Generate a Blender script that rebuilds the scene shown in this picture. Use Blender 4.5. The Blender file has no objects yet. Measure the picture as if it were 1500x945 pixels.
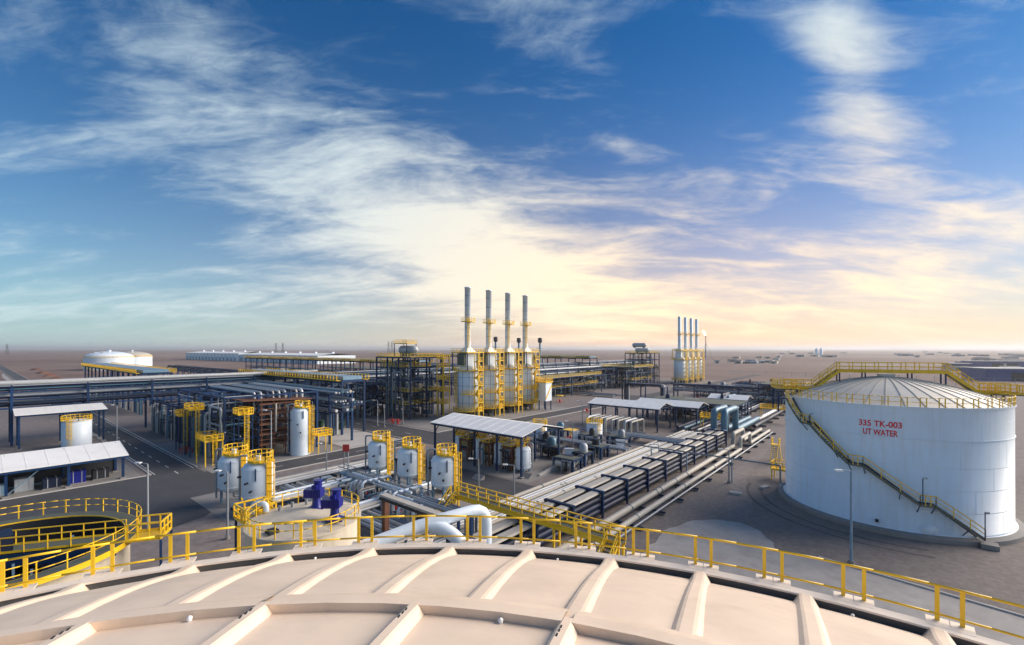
import bpy, bmesh, math, random
from mathutils import Vector, Matrix
R = math.radians
random.seed(7)
scene = bpy.context.scene
COL = scene.collection

# ------------------------------------------------------------------ camera
# world frame = the plant's own grid (x, y along the roads and racks), origin under the camera
EYE = 21.6; FPX = 667.0; HZN = 511.0; YAW = R(40)
CA, SA = math.cos(YAW), math.sin(YAW)
cam = bpy.data.cameras.new('camera'); camo = bpy.data.objects.new('camera', cam); COL.objects.link(camo)
cam.sensor_width = 36; cam.lens = 16.0; cam.shift_y = 38.5/1500; cam.clip_start = .1; cam.clip_end = 60000
camo.location = (0, 0, EYE); camo.rotation_euler = (R(90), 0, YAW)
scene.camera = camo
# ------------------------------------------------------------------ sky
SUN_AZ = R(76.0); SUN_EL = R(25.0)          # right of the viewing direction, low
sun_dir = Vector((CA*math.sin(SUN_AZ)-SA*math.cos(SUN_AZ), SA*math.sin(SUN_AZ)+CA*math.cos(SUN_AZ), 0))
world = bpy.data.worlds.new('World'); scene.world = world; world.use_nodes = True
nt = world.node_tree; nt.nodes.clear(); NL = nt.links
def wn(t, **k):
    n = nt.nodes.new(t)
    for a, b in k.items(): setattr(n, a, b)
    return n
def wset(sock, v):
    if isinstance(v, bpy.types.NodeSocket): NL.new(v, sock)
    else: sock.default_value = v
def wm(op, a, b=0.0, c=None, clamp=False):
    n = wn('ShaderNodeMath', operation=op, use_clamp=clamp)
    wset(n.inputs[0], a); wset(n.inputs[1], b)
    if c is not None: wset(n.inputs[2], c)
    return n.outputs[0]
def wmix(fac, a, b, mode='MIX'):
    n = wn('ShaderNodeMix', data_type='RGBA', blend_type=mode)
    wset(n.inputs[0], fac); wset(n.inputs[6], a); wset(n.inputs[7], b)
    return n.outputs[2]
def smooth(v, lo, hi):
    n = wn('ShaderNodeMapRange', interpolation_type='SMOOTHSTEP'); wset(n.inputs[0], v); n.inputs[1].default_value = lo; n.inputs[2].default_value = hi
    return n.outputs[0]
tcd = wn('ShaderNodeTexCoord').outputs['Generated']
rot = wn('ShaderNodeVectorRotate', rotation_type='Z_AXIS'); NL.new(tcd, rot.inputs['Vector']); rot.inputs['Angle'].default_value = -YAW
sp = wn('ShaderNodeSeparateXYZ'); NL.new(rot.outputs[0], sp.inputs[0])
dx, dy, dz = sp.outputs
az = wm('MULTIPLY', wm('ARCTAN2', dx, dy), 57.2958)
el = wm('MULTIPLY', wm('ARCSINE', wm('MINIMUM', wm('MAXIMUM', dz, -1.0), 1.0)), 57.2958)
elp = wm('MAXIMUM', el, 0.0)
sky = wn('ShaderNodeTexSky', sky_type='NISHITA', sun_disc=False, sun_elevation=SUN_EL, altitude=0, air_density=1.0, dust_density=0.25, ozone_density=4.0)
sky.sun_rotation = math.atan2(sun_dir.x, sun_dir.y)
hsv = wn('ShaderNodeHueSaturation'); NL.new(sky.outputs[0], hsv.inputs['Color']); hsv.inputs['Saturation'].default_value = 1.4; hsv.inputs['Value'].default_value = .60
dk = wn('ShaderNodeMix', data_type='RGBA', blend_type='DARKEN'); dk.inputs[0].default_value = 1; NL.new(hsv.outputs[0], dk.inputs[6]); dk.inputs[7].default_value = (11, 8.6, 6.6, 1)
base = wmix(1.0, dk.outputs[2], (.50, .92, 1.0, 1), 'MULTIPLY')
# cirrus and cumulus: noise on a cloud layer overhead, gathered in banks at fixed compass bearings
den = wm('ADD', wm('MAXIMUM', dz, 0.0), 0.22)
cx = wn('ShaderNodeCombineXYZ'); wset(cx.inputs[0], wm('DIVIDE', dx, den)); wset(cx.inputs[1], wm('DIVIDE', dy, den))
mp = wn('ShaderNodeMapping'); NL.new(cx.outputs[0], mp.inputs[0]); mp.inputs['Rotation'].default_value = (0, 0, R(28)); mp.inputs['Scale'].default_value = (1.15, 2.6, 1)
n1 = wn('ShaderNodeTexNoise'); NL.new(mp.outputs[0], n1.inputs['Vector'])
n1.inputs['Scale'].default_value = 1.5; n1.inputs['Detail'].default_value = 9; n1.inputs['Roughness'].default_value = .58; n1.inputs['Distortion'].default_value = .55
n2 = wn('ShaderNodeTexNoise'); NL.new(mp.outputs[0], n2.inputs['Vector'])
n2.inputs['Scale'].default_value = 6.5; n2.inputs['Detail'].default_value = 7; n2.inputs['Roughness'].default_value = .65; n2.inputs['Distortion'].default_value = 1.2
fib = wm('ADD', wm('MULTIPLY', n1.outputs[0], .80), wm('MULTIPLY', n2.outputs[0], .20))
def bank(a0, e0, sx, sy, tilt, amp):
    t = R(tilt); u0 = wm('SUBTRACT', az, a0); v0 = wm('SUBTRACT', el, e0)
    u = wm('ADD', wm('MULTIPLY', u0, math.cos(t)/sx), wm('MULTIPLY', v0, math.sin(t)/sx))
    v = wm('SUBTRACT', wm('MULTIPLY', v0, math.cos(t)/sy), wm('MULTIPLY', u0, math.sin(t)/sy))
    q = wm('ADD', wm('MULTIPLY', u, u), wm('MULTIPLY', v, v))
    return wm('MULTIPLY', wm('POWER', 2.718, wm('MULTIPLY', q, -1.0)), amp)
BANKS = [(-5, 12.5, 20, 8, -20, .31), (-20, 18, 18, 8, -16, .15), (-34, 27, 12, 7, 10, .12), (36, 28, 3.4, 15, 16, .23), (45, 8.5, 14, 5.5, 10, .2),
         (-33, 5, 26, 2.6, 3, .15), (10, 7, 20, 6, -10, .20), (14.5, 23, 4.5, 1.2, -22, .17), (22, 16, 16, 8, -10, .05), (85, 22, 24, 12, -15, .22), (125, 12, 30, 8, 8, .2), (-85, 16, 22, 9, 15, .2), (-125, 28, 30, 13, 15, .22), (172, 20, 34, 13, 0, .22), (0, 52, 70, 9, 0, .14), (180, 58, 80, 10, 0, .16)]  # the banks out of view are added to lift the ambient light
bsum = None
for b in BANKS:
    o = bank(*b); bsum = o if bsum is None else wm('ADD', bsum, o)
cov = smooth(wm('ADD', fib, bsum), .50, .92)
# nearness to the warm glow painted into the sky, off the sun's bearing
daz = wm('MULTIPLY', wm('SUBTRACT', az, 27.0), 1/44.0); de = wm('MULTIPLY', wm('SUBTRACT', el, 4.0), 1/20.0)
near = wm('POWER', 2.718, wm('MULTIPLY', wm('ADD', wm('MULTIPLY', daz, daz), wm('MULTIPLY', de, de)), -1.0))
ccol = wmix(near, (4.2, 5.2, 5.5, 1), (8.6, 6.4, 4.0, 1))
hz = wm('MULTIPLY', wm('POWER', 2.718, wm('MULTIPLY', elp, -1/10.0)), .88)
base = wmix(hz, base, wmix(near, (2.7, 3.7, 4.0, 1), (8.0, 4.7, 3.0, 1)))
skyc = wmix(wm('MULTIPLY', cov, .88), base, ccol)
bg = wn('ShaderNodeBackground'); NL.new(skyc, bg.inputs[0]); bg.inputs[1].default_value = 0.062
NL.new(bg.outputs[0], wn('ShaderNodeOutputWorld').inputs[0])
# ------------------------------------------------------------------ sun
sl = bpy.data.lights.new('sun', 'SUN'); sl.energy = 2.2; sl.angle = R(48); sl.color = (1, .86, .71)
so = bpy.data.objects.new('sun', sl); COL.objects.link(so)
sd = Vector((sun_dir.x*math.cos(SUN_EL), sun_dir.y*math.cos(SUN_EL), math.sin(SUN_EL)))
so.rotation_euler = sd.to_track_quat('Z', 'Y').to_euler()
vs = scene.view_settings; vs.view_transform = 'Standard'; vs.look = 'None'; vs.exposure = 1.5; vs.gamma = 1; vs.use_curve_mapping = False
scene.cycles.use_denoising = True; scene.cycles.max_bounces = 6; scene.cycles.diffuse_bounces = 3; scene.cycles.glossy_bounces = 2
# ------------------------------------------------------------------ helpers
def ground(px, py, z=0.0):
    """plan position of something at height z that the photograph shows at (px, py)"""
    Y = FPX*(EYE-z)/(py-HZN); X = (px-750)/FPX*Y
    return (CA*X-SA*Y, SA*X+CA*Y)
class MB:
    def __init__(s): s.v = []; s.f = []; s.sm = []
    def add(s, vs, fs, sm=False):
        n = len(s.v); s.v += [tuple(p) for p in vs]; s.f += [tuple(i+n for i in f) for f in fs]; s.sm += [sm]*len(fs); return s
    def box(s, x0, x1, y0, y1, z0, z1):
        return s.add([(x0,y0,z0),(x1,y0,z0),(x1,y1,z0),(x0,y1,z0),(x0,y0,z1),(x1,y0,z1),(x1,y1,z1),(x0,y1,z1)],
              [(0,3,2,1),(4,5,6,7),(0,1,5,4),(1,2,6,5),(2,3,7,6),(3,0,4,7)])
    def bar(s, p, q, w, h=None):
        h = h or w; p, q = Vector(p), Vector(q); d = (q-p)
        if d.length < 1e-5: return s
        d.normalize(); up = Vector((0,0,1)) if abs(d.z) < .95 else Vector((0,1,0))
        a = d.cross(up).normalized(); b = a.cross(d).normalized(); a = a*(w/2); b = b*(h/2)
        vs = [p-a-b, p+a-b, p+a+b, p-a+b, q-a-b, q+a-b, q+a+b, q-a+b]
        return s.add(vs, [(0,1,2,3),(7,6,5,4),(0,4,5,1),(1,5,6,2),(2,6,7,3),(3,7,4,0)])
    def tube(s, pts, r, seg=8, fil=None, cap=True):
        P = [Vector(p) for p in pts]; fil = 2.6*r if fil is None else fil
        Q = [P[0]]
        for i in range(1, len(P)-1):
            a, b, c = P[i-1], P[i], P[i+1]; u = (a-b); w = (c-b); L = min(u.length, w.length)*.48
            f = min(fil, L); u.normalize(); w.normalize()
            if u.dot(w) < -.999: Q.append(b); continue
            p0 = b+u*f; p1 = b+w*f
            for k in range(5):
                t = k/4; Q.append(p0*(1-t)**2 + b*2*t*(1-t) + p1*t*t)
        Q.append(P[-1]); n = len(Q)
        T = []
        for i in range(n):
            d = Q[min(i+1,n-1)]-Q[max(i-1,0)]; T.append(d.normalized())
        nrm = T[0].orthogonal().normalized(); vs = []; fs = []
        for i in range(n):
            nrm = (nrm - T[i]*nrm.dot(T[i])).normalized(); bn = T[i].cross(nrm)
            for k in range(seg):
                a = 2*math.pi*k/seg; vs.append(Q[i] + nrm*(r*math.cos(a)) + bn*(r*math.sin(a)))
        for i in range(n-1):
            for k in range(seg):
                k2 = (k+1) % seg; fs.append((i*seg+k, i*seg+k2, (i+1)*seg+k2, (i+1)*seg+k))
        s.add(vs, fs, True)
        if cap: s.add([vs[k] for k in range(seg)], [tuple(range(seg-1,-1,-1))]); s.add(vs[-seg:], [tuple(range(seg))])
        return s
    def lathe(s, prof, seg=24, x=0, y=0, a0=0, a1=2*math.pi, sm=True, capt=False):
        full = abs(a1-a0-2*math.pi) < 1e-6; m = seg if full else seg+1; vs = []; fs = []
        for r, z in prof:
            for k in range(m):
                a = a0+(a1-a0)*k/seg; vs.append((x+r*math.cos(a), y+r*math.sin(a), z))
        for i in range(len(prof)-1):
            for k in range(seg):
                k2 = (k+1) % m; fs.append((i*m+k, i*m+k2, (i+1)*m+k2, (i+1)*m+k))
        s.add(vs, fs, sm)
        if capt: s.add(vs[-m:], [tuple(range(m))])
        return s
    def cyl(s, x, y, z0, z1, r, seg=16):
        s.lathe([(r,z0),(r,z1)], seg, x, y)
        c = [(x+r*math.cos(2*math.pi*k/seg), y+r*math.sin(2*math.pi*k/seg)) for k in range(seg)]
        s.add([(a,b,z1) for a,b in c], [tuple(range(seg))]); return s.add([(a,b,z0) for a,b in c], [tuple(range(seg-1,-1,-1))])
    def rail(s, pts, h=1.1, step=1.6, r=.035, toe=True, closed=False):
        """guard rail: posts, two rails and a toe board along a path"""
        P = [Vector(p) for p in pts]
        if closed: P.append(P[0])
        up = Vector((0,0,h))
        for a, b in zip(P, P[1:]):
            s.bar(a+up, b+up, 2*r); s.bar(a+up*.52, b+up*.52, 1.6*r)
            if toe: s.bar(a+Vector((0,0,.08)), b+Vector((0,0,.08)), .02, .16)
            n = max(1, round((b-a).length/step))
            for k in range(n): s.bar(a.lerp(b,k/n), a.lerp(b,k/n)+up, 2*r)
        if not closed: s.bar(P[-1], P[-1]+up, 2*r)
        return s
    def ladder(s, p, z1, out, w=.5, cage=True):
        """vertical ladder from p up to z1 with safety cage; out = unit direction away from the wall"""
        p = Vector(p); o = Vector((out[0],out[1],0)); t = Vector((-o.y,o.x,0)); H = z1-p.z
        for k in (-1,1): s.bar(p+t*(k*w/2), p+t*(k*w/2)+Vector((0,0,H)), .07)
        n = int(H/.5)
        for k in range(n): z = Vector((0,0,.5*k+.3)); s.bar(p-t*w/2+z, p+t*w/2+z, .04)
        if cage:
            z = 2.2
            while z < H:
                q = [p+t*(.42*math.cos(a))+o*(.75*math.sin(a))+Vector((0,0,z)) for a in [math.pi*j/5 for j in range(6)]]
                for a, b in zip(q, q[1:]): s.bar(a, b, .03, .09)
                z += 1.0
            for a in (0.2,.8,1.57,2.34,2.94):
                b = p+t*(.42*math.cos(a))+o*(.75*math.sin(a)); s.bar(b+Vector((0,0,2.2)), b+Vector((0,0,H)), .05)
        return s
    def mesh(s, name, mat):
        m = bpy.data.meshes.new(name); m.from_pydata(s.v, [], s.f)
        m.polygons.foreach_set('use_smooth', s.sm); m.materials.append(mat); m.update(); return m
    def build(s, name, mat, parent=None, loc=(0,0,0), rz=0):
        return put(name, s.mesh(name, mat), parent, loc, rz)
def put(name, mesh, parent=None, loc=(0,0,0), rz=0):
    o = bpy.data.objects.new(name, mesh); COL.objects.link(o); o.location = loc; o.rotation_euler = (0,0,rz); o.parent = parent; return o
UNIT = {}
def cbox(name, parent, x0, x1, y0, y1, z0, z1, mat, rz=0):
    """box part sharing one unit mesh per material"""
    if mat.name not in UNIT: UNIT[mat.name] = MB().box(-.5,.5,-.5,.5,-.5,.5).mesh('unit_'+mat.name, mat)
    o = put(name, UNIT[mat.name], parent, ((x0+x1)/2,(y0+y1)/2,(z0+z1)/2), rz); o.scale = (abs(x1-x0),abs(y1-y0),abs(z1-z0)); return o
def tag(o, label, cat, group=None, kind=None):
    if label: o['label'] = label
    if cat: o['category'] = cat
    if group: o['group'] = group
    if kind: o['kind'] = kind
    return o
def thing(name, label, cat, loc=(0,0,0), rz=0, group=None):
    o = put(name, None, None, loc, rz); return tag(o, label, cat, group)
def struct(name, mb, mat, loc=(0,0,0)): o = mb.build(name, mat, None, loc); o['kind'] = 'structure'; return o
def copy_tree(o, loc=None, parent=None, label=None):
    c = o.copy(); COL.objects.link(c); c.parent = parent
    if loc is not None: c.location = loc
    if label: c['label'] = label
    for ch in list(o.children): copy_tree(ch, None, c)
    return c
# ------------------------------------------------------------------ materials
def material(name, col, rough=.5, metal=0.0, var=.12, scale=1.5, bump=0.0, bscale=20, dirt=None, dirtamt=.0, streak=False, spec=.5, rnd=.0):
    m = bpy.data.materials.new(name); m.use_nodes = True; t = m.node_tree; b = t.nodes['Principled BSDF']; L = t.links
    b.inputs['Roughness'].default_value = rough; b.inputs['Metallic'].default_value = metal; b.inputs['Specular IOR Level'].default_value = spec
    g = t.nodes.new('ShaderNodeNewGeometry'); mp = t.nodes.new('ShaderNodeMapping'); L.new(g.outputs['Position'], mp.inputs[0])
    n = t.nodes.new('ShaderNodeTexNoise'); L.new(mp.outputs[0], n.inputs['Vector']); n.inputs['Scale'].default_value = scale; n.inputs['Detail'].default_value = 6; n.inputs['Roughness'].default_value = .62
    r = t.nodes.new('ShaderNodeMapRange'); L.new(n.outputs[0], r.inputs[0]); r.inputs[1].default_value = .25; r.inputs[2].default_value = .75; r.inputs[3].default_value = 1-var; r.inputs[4].default_value = 1+var
    val = r.outputs[0]
    if rnd:
        oi = t.nodes.new('ShaderNodeObjectInfo'); r2 = t.nodes.new('ShaderNodeMapRange'); L.new(oi.outputs['Random'], r2.inputs[0]); r2.inputs[3].default_value = 1-rnd; r2.inputs[4].default_value = 1+rnd
        mu = t.nodes.new('ShaderNodeMath'); mu.operation = 'MULTIPLY'; L.new(val, mu.inputs[0]); L.new(r2.outputs[0], mu.inputs[1]); val = mu.outputs[0]
    mx = t.nodes.new('ShaderNodeMix'); mx.data_type = 'RGBA'; mx.blend_type = 'MULTIPLY'; mx.inputs[0].default_value = 1; mx.inputs[6].default_value = (*col,1); L.new(val, mx.inputs[7])
    out = mx.outputs[2]
    if dirt:
        n2 = t.nodes.new('ShaderNodeTexNoise'); n2.inputs['Scale'].default_value = .55 if not streak else 1.0; n2.inputs['Detail'].default_value = 8; n2.inputs['Roughness'].default_value = .7
        m2 = t.nodes.new('ShaderNodeMapping'); L.new(g.outputs['Position'], m2.inputs[0]); L.new(m2.outputs[0], n2.inputs['Vector'])
        if streak: m2.inputs['Scale'].default_value = (2.2,2.2,.16)
        r3 = t.nodes.new('ShaderNodeMapRange'); L.new(n2.outputs[0], r3.inputs[0]); r3.inputs[1].default_value = .48; r3.inputs[2].default_value = .78; r3.inputs[3].default_value = 0; r3.inputs[4].default_value = dirtamt
        x2 = t.nodes.new('ShaderNodeMix'); x2.data_type = 'RGBA'; L.new(r3.outputs[0], x2.inputs[0]); L.new(out, x2.inputs[6]); x2.inputs[7].default_value = (*dirt,1); out = x2.outputs[2]
    L.new(out, b.inputs['Base Color'])
    if bump:
        n3 = t.nodes.new('ShaderNodeTexNoise'); n3.inputs['Scale'].default_value = bscale; n3.inputs['Detail'].default_value = 4; L.new(g.outputs['Position'], n3.inputs['Vector'])
        bp = t.nodes.new('ShaderNodeBump'); bp.inputs['Strength'].default_value = bump; bp.inputs['Distance'].default_value = .05; L.new(n3.outputs[0], bp.inputs['Height']); L.new(bp.outputs[0], b.inputs['Normal'])
    return m
M = dict(
 cream = material('cream_paint', (.80,.65,.51), .48, 0, .08, .8, .06, 4, (.52,.41,.31), .5),
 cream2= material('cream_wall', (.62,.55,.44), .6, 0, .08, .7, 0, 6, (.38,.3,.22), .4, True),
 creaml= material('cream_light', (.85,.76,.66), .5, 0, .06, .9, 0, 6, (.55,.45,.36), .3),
 concr = material('worn_concrete', (.37,.35,.335), .9, 0, .16, .3, .4, 16, (.17,.155,.15), .6),
 ruts  = material('tyre_ruts', (.105,.092,.092), .95, 0, .3, 1.8, .8, 9, (.15,.135,.135), .7),
 rimdk = material('rim_grey', (.10,.105,.11), .6, 0, .1),
 white = material('white_paint', (.72,.81,.90), .38, 0, .04, .5, 0, 6, (.52,.50,.46), .28, True),
 tankw = material('tank_white', (.70,.80,.90), .42, 0, .045, .35, .05, .9, (.56,.53,.49), .45, True),
 wroof = material('white_roof_sheet', (.84,.84,.83), .45, 0, .05, .6, 0, 6, (.58,.55,.5), .25),
 troof = material('tank_roof_grey', (.62,.58,.51), .5, 0, .07, .6, 0, 6, (.4,.36,.3), .3),
 yellow= material('yellow_paint', (.88,.55,.015), .42, 0, .10, 1.2, 0, 6, (.46,.25,.03), .45),
 blue  = material('blue_steel', (.008,.034,.105), .5, 0, .2, 1.5, rnd=.3, spec=.22),
 lblue = material('light_blue_steel', (.16,.27,.38), .45, .2, .15, 1.5),
 alu   = material('aluminium_cladding', (.46,.48,.50), .5, .25, .10, 1.2, 0, 6, (.35,.31,.26), .3, rnd=.18),
 galv  = material('galvanised_pipe', (.33,.36,.40), .5, .25, .12, 1.2, rnd=.25),
 pale  = material('pale_pipe_paint', (.44,.415,.37), .6, .0, .10, 1.0, 0, 6, (.4,.34,.27), .3, rnd=.12),
 dpipe = material('dark_blue_pipe', (.010,.020,.055), .55, .0, .2, 1.2, rnd=.3, spec=.3),
 teal  = material('teal_cladding', (.06,.145,.215), .42, .2, .12, 1.2, rnd=.2),
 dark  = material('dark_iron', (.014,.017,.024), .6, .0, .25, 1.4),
 rust  = material('rust_brown', (.15,.062,.036), .75, 0, .3, 1.6, .2, 12, (.08,.035,.02), .5),
 pump  = material('pump_blue', (.006,.012,.20), .35, 0, .1, 3),
 red   = material('red_paint', (.55,.02,.018), .45, 0, .1, 2),
 grate = material('grating_green_grey', (.11,.125,.10), .7, .2, .15, 3),
 conc  = material('concrete', (.24,.23,.225), .85, 0, .12, .35, .3, 14, (.22,.2,.18), .4),
 concl = material('pale_concrete', (.45,.44,.43), .85, 0, .10, .25, .2, 14, (.3,.28,.26), .35),
 asph  = material('asphalt', (.06,.063,.072), .8, 0, .18, .25, .4, 40, (.085,.08,.078), .5),
 line  = material('road_paint', (.72,.72,.70), .6, 0, .15, 2),
 gravel= material('gravel', (.185,.16,.15), .9, 0, .3, 1.6, .8, 7, (.11,.093,.088), .75),
 gravl = material('gravel_light', (.205,.178,.172), .9, 0, .26, .9, .8, 7, (.125,.106,.104), .7),
 panel = material('panel_white', (.76,.80,.84), .4, 0, .04),
 green = material('bin_green', (.01,.06,.03), .5),
 glassd= material('dark_glass', (.02,.03,.04), .1),
 water = material('murky_water', (.015,.02,.018), .08, 0, .2),
 farb  = material('far_building', (.52,.50,.48), .7, 0, .1, .05, rnd=.35),
 farbl = material('far_blue_sheet', (.03,.06,.20), .5, 0, .1, .05, rnd=.3),
 ink   = material('red_lettering', (.72,.008,.025), .5, 0, .08, 3),
 lampw = material('lamp_glass', (.85,.86,.86), .3),
)
# ------------------------------------------------------------------ the setting
def desert():
    m = material('desert', (.20,.135,.11), .95, 0, .15, .02)
    t = m.node_tree; L = t.links; b = t.nodes['Principled BSDF']; g = t.nodes.new('ShaderNodeNewGeometry')
    def noise(sc, det, st=(1,1,1)):
        mp = t.nodes.new('ShaderNodeMapping'); mp.inputs['Scale'].default_value = st; mp.inputs['Rotation'].default_value = (0,0,R(-50)); L.new(g.outputs['Position'], mp.inputs[0])
        n = t.nodes.new('ShaderNodeTexNoise'); n.inputs['Scale'].default_value = sc; n.inputs['Detail'].default_value = det; n.inputs['Roughness'].default_value = .65; L.new(mp.outputs[0], n.inputs['Vector']); return n.outputs[0]
    cr = t.nodes.new('ShaderNodeValToRGB'); L.new(noise(.0016, 8, (1,1,1)), cr.inputs[0])
    e = cr.color_ramp.elements; e[0].position = .36; e[0].color = (.135,.075,.062,1); e[1].position = .66; e[1].color = (.27,.205,.175,1)
    k = cr.color_ramp.elements.new(.5); k.color = (.19,.125,.105,1)
    mx = t.nodes.new('ShaderNodeMix'); mx.data_type = 'RGBA'; mx.blend_type = 'MULTIPLY'; mx.inputs[0].default_value = .8
    r = t.nodes.new('ShaderNodeMapRange'); L.new(noise(.02, 7), r.inputs[0]); r.inputs[1].default_value = .3; r.inputs[2].default_value = .7; r.inputs[3].default_value = .6; r.inputs[4].default_value = 1.3
    L.new(cr.outputs[0], mx.inputs[6]); L.new(r.outputs[0], mx.inputs[7]); L.new(mx.outputs[2], b.inputs['Base Color']); return m
def sheet(name, x0, x1, y0, y1, z, mat):
    return struct(name, MB().add([(x0,y0,z),(x1,y0,z),(x1,y1,z),(x0,y1,z)], [(0,1,2,3)]), mat)
def poly(name, pts, z, mat): return struct(name, MB().add([(x,y,z) for x,y in pts], [tuple(range(len(pts)))]), mat)
S = 26000
struct('ground', MB().add([(-S,-S,0),(S,-S,0),(S,S,0),(-S,S,0)], [(0,1,2,3)]), desert())
sheet('gravel_yard', -330, 60, -60, 330, .004, M['gravl'])
sheet('gravel_tank_yard', -43, 60, -30, 116, .008, M['gravel'])
# roads
sheet('asphalt_road_along_plant', -90, -83, 26.5, 420, .012, M['asph'])
sheet('asphalt_road_west', -700, -83, 20, 26.5, .012, M['asph'])
sheet('asphalt_road_cross', -320, -72, 67, 77, .016, M['asph'])
sheet('asphalt_road_far_cross', -320, -15, 190, 198, .016, M['asph'])
poly('asphalt_junction', [(-97,-60),(-66,-60),(-66,14),(-68,19.5),(-74,25),(-83,31),(-90,31),(-97,20)], .020, M['asph'])
sheet('asphalt_shed_apron', -80, -43, 47, 57, .024, M['asph'])
sheet('pavement_module', -128, -90.5, 27, 52, .028, M['conc'])
sheet('pavement_pale_pad', -126, -91, 53, 66, .024, M['concl'])
sheet('pavement_heater', -112, -91, 79, 140, .020, M['conc'])
sheet('pavement_shed', -71, -45, 57.5, 72, .030, M['conc'])
sheet('pavement_vessels', -78, -43.5, 20.5, 46, .032, M['conc'])
sheet('pavement_west_shed', -112, -97.5, -50, 18.8, .018, M['conc'])
def ragged(pts, step=1.2, amp=.28, seed=5):
    rg = random.Random(seed); out = []
    for (x0,y0),(x1,y1) in zip(pts, pts[1:]+pts[:1]):
        n = max(1, int(math.hypot(x1-x0,y1-y0)/step))
        for k in range(n): out.append((x0+(x1-x0)*k/n+rg.uniform(-amp,amp), y0+(y1-y0)*k/n+rg.uniform(-amp,amp)))
    return out
poly('concrete_apron', ragged([(-20.3,45),(-20.8,53),(-19.8,57.6),(-17.6,60.4),(-14.6,61.4),(-12.2,60.2),(-10.2,57.6),(-9.4,55),(-9.4,45)], 1.0, .22), .018, M['concr'])
poly('concrete_road_tank', [(-21,30),(-21,44.8),(-9,55.6),(-6,56.4),(40,50),(40,30)], .014, M['concr'])
poly('gravel_track', ragged([(-16,62),(-14,64),(-15.5,72),(-19,84),(-20.5,110),(-22,110),(-21.5,84),(-18.5,70)], 1.5, .3, 8), .012, M['gravl'])
def kerb(x0, x1, y0, y1): struct('kerb', MB().box(x0,x1,y0,y1,0,.14), M['concl'])
kerb(-90.25,-90,31,66.8); kerb(-83,-82.75,31,66.8); kerb(-90.25,-90,77.2,189); kerb(-83,-82.75,77.2,189)
kerb(-700,-97.3,26.5,26.75); kerb(-700,-97.3,19.75,20); kerb(-320,-90.4,77,77.25); kerb(-320,-90.4,66.75,67); kerb(-82.6,-72,77,77.25)
kerb(-43.6,-43.4,20,46); kerb(-97.25,-97,-50,19.6)
struct('kerb', MB().bar((-6,56.5,.07),(40,50.1,.07),.2,.14), M['concl'])
road = [o for o in COL.objects if o.name.startswith('asphalt')]
def dashes(par, x0, x1, y, n, alongx=True, z=.030):
    o = bpy.data.objects[par]
    for k in range(n):
        c = x0+(x1-x0)*k/max(1,n-1)
        if alongx: cbox('lane_dash', o, c-1.2, c+1.2, y-.07, y+.07, z, z+.004, M['line'])
        else: cbox('lane_dash', o, y-.07, y+.07, c-1.2, c+1.2, z, z+.004, M['line'])
dashes('asphalt_road_west', -180, -96, 23.2, 15)
dashes('asphalt_road_along_plant', 36, 62, -86.5, 4, False)
dashes('asphalt_road_cross', -180, -95, 72, 12)
cbox('edge_line', bpy.data.objects['asphalt_road_west'], -180, -97, 20.35, 20.47, .030, .034, M['line'])
cbox('edge_line', bpy.data.objects['asphalt_road_west'], -180, -97, 26.0, 26.12, .030, .034, M['line'])
def tracks(pts, seed):
    for off in (-.95,.95):
        L_, R_ = [], []
        for i,(x,y) in enumerate(pts):
            x0,y0 = pts[max(0,i-1)]; x1,y1 = pts[min(len(pts)-1,i+1)]; d = math.hypot(x1-x0,y1-y0); nx,ny = -(y1-y0)/d,(x1-x0)/d
            w = .22+.05*math.sin(i*1.7+seed); L_.append((x+nx*(off-w),y+ny*(off-w))); R_.append((x+nx*(off+w),y+ny*(off+w)))
        struct('wheel_track', MB().add([(x,y,.0165) for x,y in L_+R_], [(i,i+1,len(pts)+i+1,len(pts)+i) for i in range(len(pts)-1)]), M['ruts'])
tracks([(-12+15.8*math.cos(R(250-7*k))+11, 81+16.5*math.sin(R(250-7*k))) for k in range(-5,11)], 2)
tracks([(-80+.4*math.sin(k*.4), 80+6*k) for k in range(18)], 3)
# low far hills on the horizon
hb = MB(); rr = random.Random(3); n = 160; vs = []
for k in range(n+1):
    a = R(-60)+R(150)*k/n + YAW + R(45); d = 15000
    h = 18+14*math.sin(k*.31)+10*math.sin(k*.83+1)+rr.uniform(0,8)
    vs += [(d*math.cos(a), d*math.sin(a), -2), ((d+600)*math.cos(a), (d+600)*math.sin(a), max(6,h)), ((d+2400)*math.cos(a), (d+2400)*math.sin(a), -2)]
fs = []
for k in range(n):
    for j in range(2): fs.append((3*k+j, 3*k+3+j, 3*k+4+j, 3*k+1+j))
struct('hills', hb.add(vs, fs, True), material('far_hills', (.17,.14,.14), .95, 0, .2, .0008))
# ------------------------------------------------------------------ the tank the camera stands on
TZ = 19.15
def roofz(r): return TZ - r*r/90.0
own = thing('storage_tank', 'cream domed tank with external roof ribs and yellow guard rail at the bottom', 'tank', (1.1,-5.2,0))
MB().lathe([(19.25,0),(19.25,15.0)], 96).build('shell', M['cream2'], own)
base_ang = math.atan2(5.2, -1.1)  # towards the viewer's side, only a phase
ang0 = math.pi/2+YAW+R(6.0)        # bearing of one roof rib
def panel_mesh(r0, r1, dth, gap, name):
    mb = MB(); NR, NA = 8, 5; vs = []; fs = []
    for i in range(NR+1):
        r = r0+(r1-r0)*i/NR; da = dth/2-gap/r
        for j in range(NA+1):
            a = -da+2*da*j/NA; bow = .05*math.sin(math.pi*j/NA)*math.sin(math.pi*i/NR)
            vs.append((r*math.cos(a), r*math.sin(a), roofz(r)+bow*.6))
    w = NA+1
    for i in range(NR):
        for j in range(NA): fs.append((i*w+j, (i+1)*w+j, (i+1)*w+j+1, i*w+j+1))
    return mb.add(vs, fs, True).mesh(name, M['cream'])
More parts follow.
